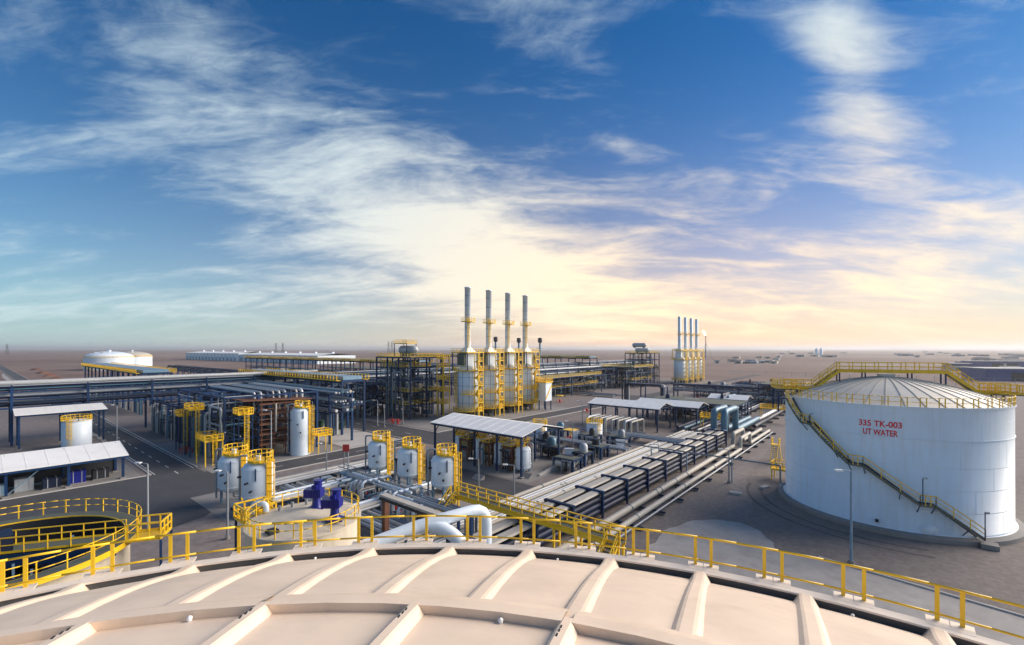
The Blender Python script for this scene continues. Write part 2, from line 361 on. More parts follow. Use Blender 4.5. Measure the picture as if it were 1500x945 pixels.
def rib_mesh(r0, r1, w, h, name, rise=0.0, n=16):
    mb = MB(); vs = []; fs = []; sec = ((-w*1.5,-.05),(-w*.75,h*.80),(-w*.45,h),(w*.45,h),(w*.75,h*.80),(w*1.5,-.05))
    for i in range(n+1):
        r = r0+(r1-r0)*i/n; z = roofz(r); t = max(0.0, (r-(r1-1.9))/1.9); up = rise*t*t
        for (y, dz) in sec: vs.append((r, y, z+dz+(up if dz > 0 else up*.25)))
    for i in range(n):
        for j in range(5): fs.append((i*6+j, (i+1)*6+j, (i+1)*6+j+1, i*6+j+1))
    fs.append((5,4,3,2,1,0)); fs.append(tuple(n*6+j for j in range(6)))
    return mb.add(vs, fs).mesh(name, M['cream'])
NO, NI = 48, 32
pm = panel_mesh(11.5, 19.18, 2*math.pi/NO, .0, 'roof_panel'); rm = rib_mesh(11.72, 19.3, .19, .08, 'rib', .20)
for k in range(NO):
    a = ang0+2*math.pi*k/NO
    put('rib', rm, own, (0,0,0), a); put('roof_panel', pm, own, (0,0,0), a+math.pi/NO)
pm2 = panel_mesh(3.4, 11.5, 2*math.pi/NI, .0, 'roof_panel'); rm2 = rib_mesh(3.4, 11.62, .13, .14, 'inner_rib')
for k in range(NI):
    a = ang0+2*math.pi*k/NI
    put('inner_rib', rm2, own, (0,0,0), a); put('roof_panel', pm2, own, (0,0,0), a+math.pi/NI)
MB().lathe([(3.5,roofz(3.5)),(2,roofz(2)+.02),(.01,roofz(0)+.02)], 32).build('crown_plate', M['cream'], own)
rg = 11.5; zz = roofz(rg)
rgm = MB(); da = 2*math.pi/16
rgm.lathe([(rg-.05,zz-.05),(rg-.05,zz+.15),(rg+.30,zz+.07),(rg+.75,zz-.13)], 5, 0,0, .006, da-.006, False)
rgm = rgm.mesh('ring_beam', M['cream'])
for k in range(16): put('ring_beam', rgm, own, (0,0,0), ang0+da*k)
rbm = MB().lathe([(19.16,15.0),(19.16,15.42),(19.42,15.42),(19.42,14.7),(19.25,14.7)], 96, sm=False)
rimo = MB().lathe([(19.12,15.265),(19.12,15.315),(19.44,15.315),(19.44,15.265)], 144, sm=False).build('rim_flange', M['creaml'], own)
MB().lathe([(19.18,15.03),(19.18,15.27)], 144, sm=False).build('rim_web', M['rimdk'], own)
MB().lathe([(19.438,15.27),(19.438,14.6),(19.25,14.6)], 144, sm=False).build('rim_skirt', M['cream2'], own)
# guard rail of the tank: pairs of flat posts
for k in range(NI):
    a = ang0+2*math.pi*k/NI
    for q in (0,.16,.30): cbox('stencil_mark', own, -.035,.035,-.012,.012,0,.006, M['dark'], a).location = ((10.9+q)*math.cos(a)-.03*math.sin(a), (10.9+q)*math.sin(a)+.03*math.cos(a), roofz(10.9+q)+.148)
NPAIR = 70; RR = 19.62
pmesh = MB().box(-.025,.025,-.042,.042,0,1.5).mesh('rail_post', M['yellow'])
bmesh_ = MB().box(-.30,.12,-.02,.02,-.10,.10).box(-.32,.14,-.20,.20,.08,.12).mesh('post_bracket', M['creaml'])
aph = math.pi/2+YAW+math.atan2(0.0,1)
seg_a = 2*math.pi/NPAIR
for k in range(-26, 27):
    for dd in (-.21, .21):
        a = math.pi/2+YAW + R(1.5) - k*seg_a + dd/RR
        put('rail_post', pmesh, own, (RR*math.cos(a), RR*math.sin(a), 14.62), a)
        put('post_bracket', bmesh_, own, (RR*math.cos(a), RR*math.sin(a), 15.20), a)
def arc(r, z, a0, a1, n): return [(r*math.cos(a0+(a1-a0)*k/n), r*math.sin(a0+(a1-a0)*k/n), z) for k in range(n+1)]
A0, A1 = math.pi/2+YAW-26*seg_a, math.pi/2+YAW+26*seg_a
MB().tube(arc(RR,16.12,A0,A1,90), .032, 8, 0).build('top_rail', M['yellow'], own)
MB().tube(arc(RR,15.46,A0,A1,90), .028, 8, 0).build('mid_rail', M['yellow'], own)
lug = MB().lathe([(.035,0),(.04,.05),(.0,.075)], 8).mesh('lug', M['lampw'])
for k in range(0,NO,3):
    a = ang0+2*math.pi*(k+.62)/NO
    put('lug', lug, own, (18.85*math.cos(a), 18.85*math.sin(a), roofz(18.85))); put('lug', lug, own, (11.38*math.cos(a), 11.38*math.sin(a), roofz(11.38)+.01))
# ------------------------------------------------------------------ the big white tank
BC = (-0.8, 81.1); BR = 11.9; BH = 14.9
big = thing('storage_tank', 'large white cylindrical water tank with red lettering and winding yellow staircase', 'tank', (*BC,0))
MB().lathe([(12.9,0),(12.9,.45),(12.2,.62)], 96, sm=False).build('foundation_ring', M['conc'], big)
MB().lathe([(12.2,.60),(BR,.62),(BR,BH-.05)], 96).build('shell', M['tankw'], big)
for z in (3.1,5.6,8.1,13.2): MB().lathe([(BR+.001,z),(BR+.008,z+.02),(BR+.008,z+.05),(BR+.001,z+.07)], 96, sm=False).build('weld_seam', M['tankw'], big)
for k in range(12):
    for i,(z0,z1) in enumerate(((.7,3.1),(3.2,5.6),(5.7,8.1),(8.2,11.1),(11.3,13.2))):
        a = 2*math.pi*(k+.37*i)/12; cbox('plate_seam', big, -.003,.003,-.015,.015,z0,z1, M['tankw'], a).location = (BR*math.cos(a),BR*math.sin(a),(z0+z1)/2)
for z in (.64, 11.2): MB().lathe([(BR,z),(BR+.09,z),(BR+.09,z+.09),(BR,z+.09)], 96, sm=False).build('stiffener_ring', M['tankw'], big)
MB().lathe([(BR-.1,BH-.1),(BR+.14,BH-.1),(BR+.14,BH+.06),(BR-.1,BH+.06)], 96, sm=False).build('top_angle', M['tankw'], big)
def broof(r): return 17.85-(17.85-BH)*(r/BR)**2*.72-(17.85-BH)*(r/BR)*.28
NB = 40
prm = MB(); vs=[]; fs=[]
for i in range(7):
    r = .8+(BR-.8)*i/6
    for j in range(3):
        a = -math.pi/NB+2*math.pi/NB*j/2; vs.append((r*math.cos(a), r*math.sin(a), broof(r)))
for i in range(6):
    for j in range(2): fs.append((i*3+j,(i+1)*3+j,(i+1)*3+j+1,i*3+j+1))
prm = prm.add(vs,fs,True).mesh('roof_panel', M['troof'])
rbm2 = MB()
for i in range(6):
    r0 = .8+(BR-.8)*i/6; r1 = .8+(BR-.8)*(i+1)/6
    rbm2.bar((r0,0,broof(r0)+.03),(r1,0,broof(r1)+.03),.08,.07)
rbm2 = rbm2.mesh('roof_rib', material('roof_rib_grey', (.40,.385,.35), .5))
for k in range(NB):
    put('roof_panel', prm, big, (0,0,0), 2*math.pi*(k+.5)/NB); put('roof_rib', rbm2, big, (0,0,0), 2*math.pi*k/NB)
MB().cyl(0,0,broof(.8)-.1,broof(0)+.25,1.0,20).build('center_vent', M['troof'], big)
# yellow rim rail of the big tank
nb = 44
MB().tube(arc(BR+.05,BH+1.12,0,2*math.pi,96), .035, 6, 0).build('top_rail', M['yellow'], big)
MB().tube(arc(BR+.05,BH+.58,0,2*math.pi,96), .03, 6, 0).build('mid_rail', M['yellow'], big)
pp = MB().box(-.03,.03,-.05,.05,0,1.14).mesh('rail_post', M['yellow'])
for k in range(nb):
    for dd in (-.28,.28):
        a = 2*math.pi*k/nb+dd/BR; put('rail_post', pp, big, ((BR+.05)*math.cos(a),(BR+.05)*math.sin(a),BH), a)
# roof walkway over the dome
WA = R(20); wk = thing('roof_walkway', 'yellow railed walkway climbing over the roof of the big white tank', 'walkway', (*BC,0), WA)
prof = [(-12.6,15.95),(-8.7,15.95),(-5.6,18.55),(6.4,18.55),(9.6,15.95),(13.3,15.95)]
for (s0,z0),(s1,z1) in zip(prof, prof[1:]):
    MB().bar((s0,0,z0-.06),(s1,0,z1-.06),1.3,.12).build('deck', M['grate'], wk)
for side in (-.68,.68):
    pts = [(s,side,z) for s,z in prof]
    MB().rail(pts, 1.15, 1.5, .045).build('railing', M['yellow'], wk)
    for a,b in zip(pts, pts[1:]): MB().bar(Vector(a)+Vector((0,0,-.12)), Vector(b)+Vector((0,0,-.12)), .08, .26).build('stringer', M['yellow'] if a[2] < 16.5 or b[2] < 16.5 else M['yellow'], wk)
for s, z in ((-10.8,15.8),(-5.6,18.4),(-2.6,18.4),(2.6,18.4),(6.2,18.4),(10.8,15.8)):
    for side in (-.6,.6):
        r = min(BR-.2, math.hypot(s,side)); cbox('support_leg', wk, s-.07,s+.07,side-.07,side+.07, broof(r), z, M['blue'])
for x0,x1,y0,y1 in ((-13.6,-10.9,-2.2,2.2),(10.9,13.6,-2.2,2.2)):
    cbox('landing', wk, x0,x1,y0,y1,15.75,15.90, M['grate'])
    MB().rail([(x0,y0,15.9),(x1,y0,15.9),(x1,y1,15.9),(x0,y1,15.9)], 1.15, 1.0, .045, closed=True).build('landing_railing', M['yellow'], wk)
    for x in (x0+.2,x1-.2):
        for y in (y0+.2,y1-.2): 
            if math.hypot(x,y) > BR: cbox('landing_post', wk, x-.09,x+.09,y-.09,y+.09, 12.6, 15.75, M['blue'])
# stair wrapped round the shell
def on_shell(px, py, r):
    cX = CA*BC[0]+SA*BC[1]; cY = -SA*BC[0]+CA*BC[1]; t = (px-750)/FPX
    A = t*t+1; B = -2*(t*cX+cY); C = cX*cX+cY*cY-r*r; D = max(0, B*B-4*A*C); Y = (-B-math.sqrt(D))/(2*A); X = t*Y
    z = EYE-(py-HZN)*Y/FPX; x = CA*X-SA*Y-BC[0]; y = SA*X+CA*Y-BC[1]
    return math.atan2(y, x), z
st = thing('tank_staircase', 'yellow railed stair winding down the side of the big white tank', 'staircase', (*BC,0))
ks = [on_shell(px,py,BR+.5) for px,py in ((1157,583),(1178,618),(1190,623),(1245,678),(1266,681),(1346,738),(1368,741),(1437,797))]
ks = [(a, max(.7,z)) for a,z in ks]
for i in range(1,len(ks)):
    if i in (2,4,6): ks[i] = (ks[i][0], ks[i-1][1])
ri, ro = BR+.12, BR+1.0
for i in range(len(ks)-1):
    (a0,z0),(a1,z1) = ks[i], ks[i+1]; L = abs(a1-a0)*BR; n = max(2, int(abs(z0-z1)/.22) if abs(z0-z1) > .3 else int(L/.4))
    fl = MB(); sgi = MB(); sgo = MB()
    P = lambda t, r, dz=0: (r*math.cos(a0+(a1-a0)*t), r*math.sin(a0+(a1-a0)*t), z0+(z1-z0)*t+dz)
    for k in range(n):
        t0, t1 = k/n, (k+1)/n; zt = z0+(z1-z0)*(k+.5)/n
        q = [P(t0,ri),P(t1,ri),P(t1,ro),P(t0,ro)]
        fl.add([(x,y,zt-.04) for x,y,_ in q]+[(x,y,zt) for x,y,_ in q], [(0,1,2,3),(7,6,5,4),(0,4,5,1),(1,5,6,2),(2,6,7,3),(3,7,4,0)])
    m = max(3, int(L/.7))
    for k in range(m):
        for r, mb in ((ri,sgi),(ro,sgo)): mb.bar(P(k/m,r,-.02),P((k+1)/m,r,-.02),.05,.28)
    fl.build('treads', M['grate'], st); sgi.build('stringer', M['blue'], st); sgo.build('stringer', M['grate'], st)
    rl = MB()
    for h in (1.1,.57):
        for k in range(m): rl.bar(P(k/m,ro,h),P((k+1)/m,ro,h),.10 if h > 1 else .08)
    for k in range(m+1):
        if k % 2 == 0 or m < 5: rl.bar(P(k/m,ro),P(k/m,ro,1.1),.085)
    rl.build('railing', M['yellow'], st)
    for k in range(0, m+1, 4): MB().bar(P(k/m,ro-.1,-.1), P(k/m,BR,-1.1), .08).build('bracket', M['blue'], st)
a, z = ks[-1]; cbox('foot_block', st, 13.3*math.cos(a)-.7,13.3*math.cos(a)+.7,13.3*math.sin(a)-.7,13.3*math.sin(a)+.7,0,.5, M['conc'])
def lamp(par, x, y, z0, z1, ax, ay, mat=None):
    MB().tube([(x,y,z0),(x,y,z1)], .05, 6).build('lamp_pole', mat or M['blue'], par)
    MB().bar((x,y,z1),(x+ax,y+ay,z1+.05),.22,.14).build('lamp_head', M['galv'], par)
for px,py,h in ((1352,735,2.6),(1443,792,3.0),(1187,620,1.2)):
    a, z = on_shell(px,py,BR+1.05); lamp(st, (BR+1.08)*math.cos(a), (BR+1.08)*math.sin(a), z, z+h, .4*math.cos(a+1.5), .4*math.sin(a+1.5))
# manhole, small nozzle and wording on the shell
a, z = on_shell(1362,777,BR); mh = MB()
mh.lathe([(0.01,.22),(.62,.22),(.62,.16),(.78,.16),(.78,-.3)], 20); o = mh.build('manhole', M['tankw'], big)
o.rotation_euler = (0, math.pi/2, a); o.location = (BR*math.cos(a), BR*math.sin(a), z)
for px,py in ((1285,762),(1263,770),(1339,787)):
    a, z = on_shell(px,py,BR); MB().bar((BR*math.cos(a),BR*math.sin(a),z),((BR+.4)*math.cos(a),(BR+.4)*math.sin(a),z),.3).build('nozzle', M['dark'], big)
def lettering(txt, px, py, hpx, wpx):
    cu = bpy.data.curves.new('lettering', 'FONT'); cu.body = txt; cu.align_x = 'CENTER'; cu.align_y = 'CENTER'; cu.size = 1; cu.offset = .022; cu.extrude = .012
    o = bpy.data.objects.new('tmp', cu); COL.objects.link(o); dg = bpy.context.evaluated_depsgraph_get(); dg.update()
    me = bpy.data.meshes.new_from_object(o.evaluated_get(dg)); COL.objects.unlink(o); bpy.data.objects.remove(o)
    a, z = on_shell(px, py, BR); xs = [v.co.x for v in me.vertices]; W = max(xs)-min(xs); ys = [v.co.y for v in me.vertices]; Hh = max(ys)-min(ys)
    (aL,_),(aR,_) = on_shell(px-wpx/2,py,BR), on_shell(px+wpx/2,py,BR); al = abs(aR-aL)*BR/W
    Yd = 50.0; s = hpx*Yd/FPX/Hh
    for v in me.vertices:
        th = a+v.co.x*al/BR; r = BR+.02+v.co.z; v.co = (r*math.cos(th), r*math.sin(th), z+v.co.y*s)
    me.materials.clear(); me.materials.append(M['ink']); put('lettering', me, big)
lettering('335 TK-003', 1289, 621.5, 9.6, 63); lettering('UT WATER', 1289, 634, 9.6, 51)
# ------------------------------------------------------------------ open tank with bridge
oc = (-49.1, 1.2); ORr = 7.35; OZ = 7.05
op = thing('open_clarifier_tank', 'open round concrete tank with yellow railings and a bridge across it', 'tank', (*oc,0))
MB().lathe([(ORr,0),(ORr,OZ),(ORr-.35,OZ)], 64, sm=False).build('wall', M['cream2'], op)
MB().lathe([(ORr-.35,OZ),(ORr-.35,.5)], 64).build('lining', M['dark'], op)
MB().lathe([(ORr-.35,1.6),(.01,1.6)], 48).build('water_surface', M['water'], op)
MB().lathe([(ORr-.35,OZ),(ORr-.35,OZ+.1),(ORr+.72,OZ+.1),(ORr+.72,OZ-.3),(ORr,OZ-.02)], 64, sm=False).build('walkway_ring', M['yellow'], op)
MB().lathe([(ORr-.30,OZ+.104),(ORr+.70,OZ+.104)], 64).build('walkway_grating', M['grate'], op)
nr = 34
for nm, r, h in (('top_rail',ORr+.72,1.1),('mid_rail',ORr+.72,.58)):
    MB().tube(arc(r,OZ+.1+h,0,2*math.pi,64), .035, 6, 0).build(nm, M['yellow'], op)
pq = MB().box(-.035,.035,-.035,.035,0,1.1).mesh('rail_post', M['yellow'])
for k in range(nr):
    a = 2*math.pi*k/nr
    for r in (ORr+.72,): put('rail_post', pq, op, (r*math.cos(a), r*math.sin(a), OZ+.1), a)
dr = Vector((math.cos(R(58)), math.sin(R(58)), 0)); tr = Vector((-dr.y, dr.x, 0))   # bridge bearing
B0, B1 = dr*(-ORr), dr*ORr; zb = OZ+.12
MB().bar(B0+Vector((0,0,zb)), B1+Vector((0,0,zb)), 1.5, .1).build('bridge_deck', M['grate'], op)
for sgn in (-1,1):
    off = tr*(sgn*.8); MB().rail([B0+off+Vector((0,0,zb)), B1+off+Vector((0,0,zb))], 1.1, 1.3, .035).build('bridge_railing', M['yellow'], op)
    MB().bar(B0+off+Vector((0,0,zb-.55)), B1+off+Vector((0,0,zb-.55)), .16, .9).build('bridge_girder', M['blue'], op)
MB().cyl(0,0,1,OZ+.2,.5,14).build('center_column', M['lblue'], op)
cbox('drive_box', op, -1,1,-.8,.8,OZ+.2,OZ+1.3, M['dpipe'])
for k in range(4):
    a = R(20+90*k); MB().bar((0,0,4.4),(6.4*math.cos(a),6.4*math.sin(a),4.4),.3,.9).build('rake_arm', M['blue'], op)
    for q in (2.2,4.4): MB().bar((q*math.cos(a),q*math.sin(a),2),(q*math.cos(a),q*math.sin(a),6.6),.14).build('rake_post', M['lblue'], op)
MB().lathe([(2.3,1.2),(2.3,5.6),(2.15,5.6),(2.15,1.2)], 28, sm=False).build('feed_well', M['dark'], op)
e = dr*(ORr+.7)
pl = [e+tr*-1.0, e+dr*2.2+tr*-1.0, e+dr*2.2+tr*1.0, e+tr*1.0]
MB().add([(*p.xy,OZ+.02) for p in pl]+[(*p.xy,OZ+.12) for p in pl], [(3,2,1,0),(4,5,6,7),(0,1,5,4),(1,2,6,5),(2,3,7,6),(3,0,4,7)]).build('landing', M['yellow'], op)
MB().rail([(*p.xy,OZ+.12) for p in pl], 1.2, .7, .05).build('landing_railing', M['yellow'], op)
for p in pl[1:3]: MB().bar((*p.xy,0),(*p.xy,OZ),.14).build('landing_post', M['blue'], op)
# ------------------------------------------------------------------ cream mixing tank with two blue agitators
pt = thing('mixing_tank', 'cream mixing tank with yellow railing below the two blue agitators', 'tank', (-36.2,17.3,0)); PR = 4.2; PZ = 8.0
MB().lathe([(PR,0),(PR,PZ-.05)], 48).build('shell', M['cream2'], pt)
MB().lathe([(PR+.08,PZ-.12),(PR+.08,PZ),(.01,PZ+.55)], 48, sm=False).build('roof', M['cream2'], pt)
MB().tube(arc(PR-.1,PZ+1.1,0,2*math.pi,40), .04, 6, 0).build('top_rail', M['yellow'], pt)
MB().tube(arc(PR-.1,PZ+.6,0,2*math.pi,40), .035, 6, 0).build('mid_rail', M['yellow'], pt)
for k in range(20):
    a = 2*math.pi*k/20; put('rail_post', pq, pt, ((PR-.1)*math.cos(a),(PR-.1)*math.sin(a),PZ), a)
cbox('hatch', pt, .9,1.7,-3.4,-2.7,PZ+.1,PZ+.35, M['dark'])
for k in range(4):
    a = R(130+22*k); MB().cyl(2.9*math.cos(a),2.9*math.sin(a),PZ+.1,PZ+.6,.13,8).build('vent_pipe', M['galv'], pt)
MB().tube([(-3.4,-1.6,PZ+.2),(-3.4,-1.6,PZ+.8),(-4.6,-2.2,PZ+.8),(-4.6,-2.2,2)], .22, 10).build('overflow_pipe', M['white'], pt)
for (x, y, lab) in ((-36.9,18.6,'deep blue agitator motor on cream tank, nearer the white vessels'),(-33.4,18.3,'deep blue agitator motor on cream tank, nearer the walkway')):
    ag = thing('agitator', lab, 'agitator', (x,y,PZ+.3), 0, 'blue agitators on the cream tank'); ag.scale = (.82,.82,.82)
    ag.rotation_euler = (0,0,YAW)
    MB().cyl(0,0,0,.12,.85,18).build('base_plate', M['pump'], ag); MB().lathe([(.6,.12),(.42,.5),(.36,1.3)], 16).build('stool', M['pump'], ag)
    MB().cyl(.15,0,1.9,2.75,.40,16).build('motor', M['pump'], ag); MB().cyl(.15,0,2.75,2.9,.45,16).build('fan_cowl', M['pump'], ag)
    cbox('gearbox', ag, -1.1,.6,-.55,.55,1.2,2.0, M['pump']); cbox('terminal_box', ag, -.2,.3,-.72,-.38,2.1,2.5, M['pump'])
    for q in range(4): MB().bar((-.45+.3*q,-.57,1.25),(-.45+.3*q,-.57,1.95),.05).build('cooling_fin', M['pump'], ag)
    MB().bar((-.7,.5,.05),(.9,.5,.05),.2,.15).build('mounting_beam', M['pump'], ag)
    MB().bar((-.7,-.5,.05),(.9,-.5,.05),.2,.15).build('mounting_beam', M['pump'], ag)
# ------------------------------------------------------------------ builders for the plant
def ring_platform(par, z, r0, r1, a0=0, a1=2*math.pi, seg=28, toe=True, name='platform', c=(0,0)):
    p = MB().lathe([(r0,0),(r1,0),(r1,-.14),(r0,-.14),(r0,0)], seg, 0,0,a0,a1,False).build(name, M['yellow'], par, (c[0],c[1],z))
    MB().rail(arc(r1-.06, 0, a0, a1, seg), 1.15, 99, .045, toe).build('railing', M['yellow'], p)
    return p
def vessel(label, x, y, R0, zb, zt, plat=True, legs=4, group=None, la=R(-10), mat='white', cat='vessel', name='pressure_vessel', skirt=False):
    v = thing(name, label, cat, (x,y,0), 0, group); m = M[mat]; hd = R0*.55
    prof = [(0.02,zb-hd),(R0*.55,zb-hd*.82),(R0*.87,zb-hd*.45),(R0,zb),(R0,zt),(R0*.87,zt+hd*.45),(R0*.55,zt+hd*.82),(.02,zt+hd)]
    sh = MB().lathe(prof, 32).build('shell', m, v)
    for q in (0,1): MB().lathe([(R0,zb+(zt-zb)*q-.05),(R0+.04,zb+(zt-zb)*q-.05),(R0+.04,zb+(zt-zb)*q+.05),(R0,zb+(zt-zb)*q+.05)], 32, sm=False).build('weld_band', m, sh)
    if skirt: MB().lathe([(R0*.98,0),(R0*.98,zb)], 32).build('skirt', m, v)
    else:
        for k in range(legs):
            a = 2*math.pi*(k+.5)/legs; c = (R0*.86*math.cos(a), R0*.86*math.sin(a))
            MB().bar((*c,0),(*c,zb+.8),.28).build('leg', M['lblue'] if mat=='white' else M['blue'], v)
        MB().tube([(0,0,zb-hd),(0,0,.9),(0,R0+1.2,.9)], .16, 8).build('drain_pipe', M['galv'], v)
    if plat:
        ring_platform(v, zt+hd*.95, R0*.1, R0*.78, c=(.22*R0*math.cos(la),.22*R0*math.sin(la)), seg=14)
        MB().cyl(0,0,zt+hd*.9,zt+hd+.5,.32,12).build('manway', m, v)
    o = (math.cos(la), math.sin(la)); cbox('ladder_board', v, -.05,.05,-.34,.34,.4,zt+hd*.9, M['yellow'], la).location = (o[0]*(R0+.02),o[1]*(R0+.02),(.4+zt+hd*.9)/2); MB().ladder((o[0]*(R0+.25),o[1]*(R0+.25),.1), zt+hd*.95+.3, o).build('caged_ladder', M['yellow'], v)
    for k,(da,fz) in enumerate(((R(-75),.55),(R(-60),.25),(R(-130),.7))):
        a = la+da; z = zb+(zt-zb)*fz; MB().tube([(R0*.95*math.cos(a),R0*.95*math.sin(a),z),((R0+.45)*math.cos(a),(R0+.45)*math.sin(a),z)], .14, 8).build('nozzle', M['dark'], v)
    a = la+R(-45); MB().bar(((R0+.1)*math.cos(a),(R0+.1)*math.sin(a),zt-1.3),((R0+.1)*math.cos(a),(R0+.1)*math.sin(a),zt+.3),.12).build('level_gauge', M['blue'], v)
    a = la+R(-150); MB().tube([(R0*.6*math.cos(a),R0*.6*math.sin(a),zt+hd*.8),(R0*.6*math.cos(a),R0*.6*math.sin(a),zt+hd+.5),((R0+.4)*math.cos(a),(R0+.4)*math.sin(a),zt+hd+.5),((R0+.4)*math.cos(a),(R0+.4)*math.sin(a),.8)], .13, 8).build('downcomer', M['galv'], v)
    return v
def shed(name, label, x0, x1, y0, y1, eave, ridge, ncol, mono=False, colm='blue', roofm='wroof', brace=True, axis='x', back=True, rear=None):
    """open steel shelter; the roof runs along x (axis 'y' swaps)"""
    L = (x1-x0) if axis=='x' else (y1-y0); W = (y1-y0) if axis=='x' else (x1-x0)
    s = thing(name, label, 'shelter', (x0,y0,0) if axis=='x' else (x1,y0,0), 0 if axis=='x' else math.pi/2)
    ov = .5; t = .10
    segs = [(-ov,eave,W/2,ridge),(W/2,ridge,W+ov,eave)] if not mono else [(-ov,eave,W+ov,ridge)]
    for i,(ya,za,yb,zb) in enumerate(segs):
        e0, e1 = (.004,.004) if i else (0,0)
        rs = MB().add([(-ov,ya,za),(L+ov,ya,za),(L+ov,yb,zb),(-ov,yb,zb),(-ov,ya,za+t),(L+ov,ya,za+t),(L+ov,yb,zb+t),(-ov,yb,zb+t)],
                 [(0,3,2,1),(4,5,6,7),(0,1,5,4),(1,2,6,5),(2,3,7,6),(3,0,4,7)]).build('roof_slope', M[roofm], s)
        n = int(L/2.2); seam = MB()
        for k in range(n+1): seam.bar((-ov+k*(L+2*ov)/n,ya,za+t+.012),(-ov+k*(L+2*ov)/n,yb,zb+t+.012),.04,.03)
        seam.build('roof_seams', M[roofm], rs)
    for k in range(ncol):
        x = .15+(L-.3)*k/(ncol-1)
        for y in ((0.1,W-.1) if back else (.1,)):
            zt = eave if not mono else eave+(ridge-eave)*(y+ov)/(W+2*ov)
            cbox('column', s, x-.16,x+.16,y-.16,y+.16,0,zt-.02, M[colm]); cbox('footing', s, x-.4,x+.4,y-.4,y+.4,0,.25, M['conc'])
        rm = MB()
        for ya,za,yb,zb in segs: rm.bar((x,max(ya,.1),za-.14),(x,min(yb,W-.1),zb-.14),.16,.26)
        if not mono: rm.bar((x,.1,eave-.14),(x,W-.1,eave-.14),.14,.2)
        rm.build('rafter', M[colm], s)
        if brace:
            for y,dy in ((.1,1.4),(W-.1,-1.4)): MB().bar((x,y,eave-1.8),(x,y+dy,eave-.1),.12).build('knee_brace', M[colm], s)
    if rear: cbox('rear_wall', s, 0,L,W-.02,W+.06,.2,ridge-.5, M[rear]); [MB().bar((.2+(L-.4)*k/(ncol-1),.1,.3),(.2+(L-.4)*(k+.5)/(ncol-1),.1,eave-.5),.12).build('brace', M['lblue'], s) for k in range(0,ncol-1,2)]
    for y in (-.3,W+.3):
        z = eave if (not mono or y<0) else ridge
        cbox('eave_beam', s, -ov,L+ov,y-.09,y+.09,z-.36,z-.05, M[colm])
    return s
def rack(name, label, x0, x1, y0, y1, levels, step, pipes, along='y', top=0, beams=True, colm='blue', group=None, off=0.0, brace=True, cs=.22):
    """elevated pipe rack. pipes: list of (offset across, z, radius, material)"""
    L = (y1-y0) if along=='y' else (x1-x0); W = (x1-x0) if along=='y' else (y1-y0)
    s = thing(name, label, 'pipe rack', (x1,y0,0) if along=='y' else (x0,y0,0), math.pi/2 if along=='y' else 0, group)
    n = max(1, round(L/step)); zt = max(levels)+top
    for k in range(n+1):
        x = L*k/n
        for y in (0, W): cbox('column', s, x-cs,x+cs,y-cs,y+cs,0,zt, M[colm])
        if beams:
            for z in levels: cbox('beam', s, x-.15,x+.15,cs,W-cs,z-.45,z-.02, M[colm])
    for z in levels:
        for y in (0, W): cbox('runner_beam', s, cs,L-cs,y-.11,y+.11,z-.62,z-.30, M[colm])
    for (off_, z, r, mt) in pipes: MB().tube([(-1.5,off_,z+r),(L+1.5,off_,z+r)], r, 8).build('pipe', M[mt], s)
    return s
def pipes_for(rng, W, levels, n, rs=(.15,.22,.3,.4), mats=('galv','dpipe','alu','teal','dpipe','galv')):
    out = []
    for z in levels:
        x = .5
        while x < W-.5:
            r = rng.choice(rs); out.append((x+r, z, r, rng.choice(mats))); x += 2*r+rng.uniform(.12,.7)
    return out
def lamp_post(label, x, y, h, ang, mat='galv', group='lamp posts around the plant'):
    o = thing('lamp_post', label, 'lamp post', (x,y,0), ang, group)
    MB().lathe([(.13,0),(.11,h*.5),(.08,h)], 8).build('pole', M[mat], o); MB().cyl(0,0,0,.35,.28,10).build('base', M['conc'], o)
    ar = MB().tube([(0,0,h-.1),(0,0,h+.15),(1.1,0,h+.2)], .05, 6).build('arm', M[mat], o); cbox('lamp_head', ar, .9,1.6,-.16,.16,h+.12,h+.28, M['lampw'])
    return o
def goalpost(par, x, y0, y1, h, r, mt, name='riser_pipe'): return MB().tube([(x,y0,0),(x,y0,h),(x,y1,h),(x,y1,0)], r, 8).build(name, M[mt], par)
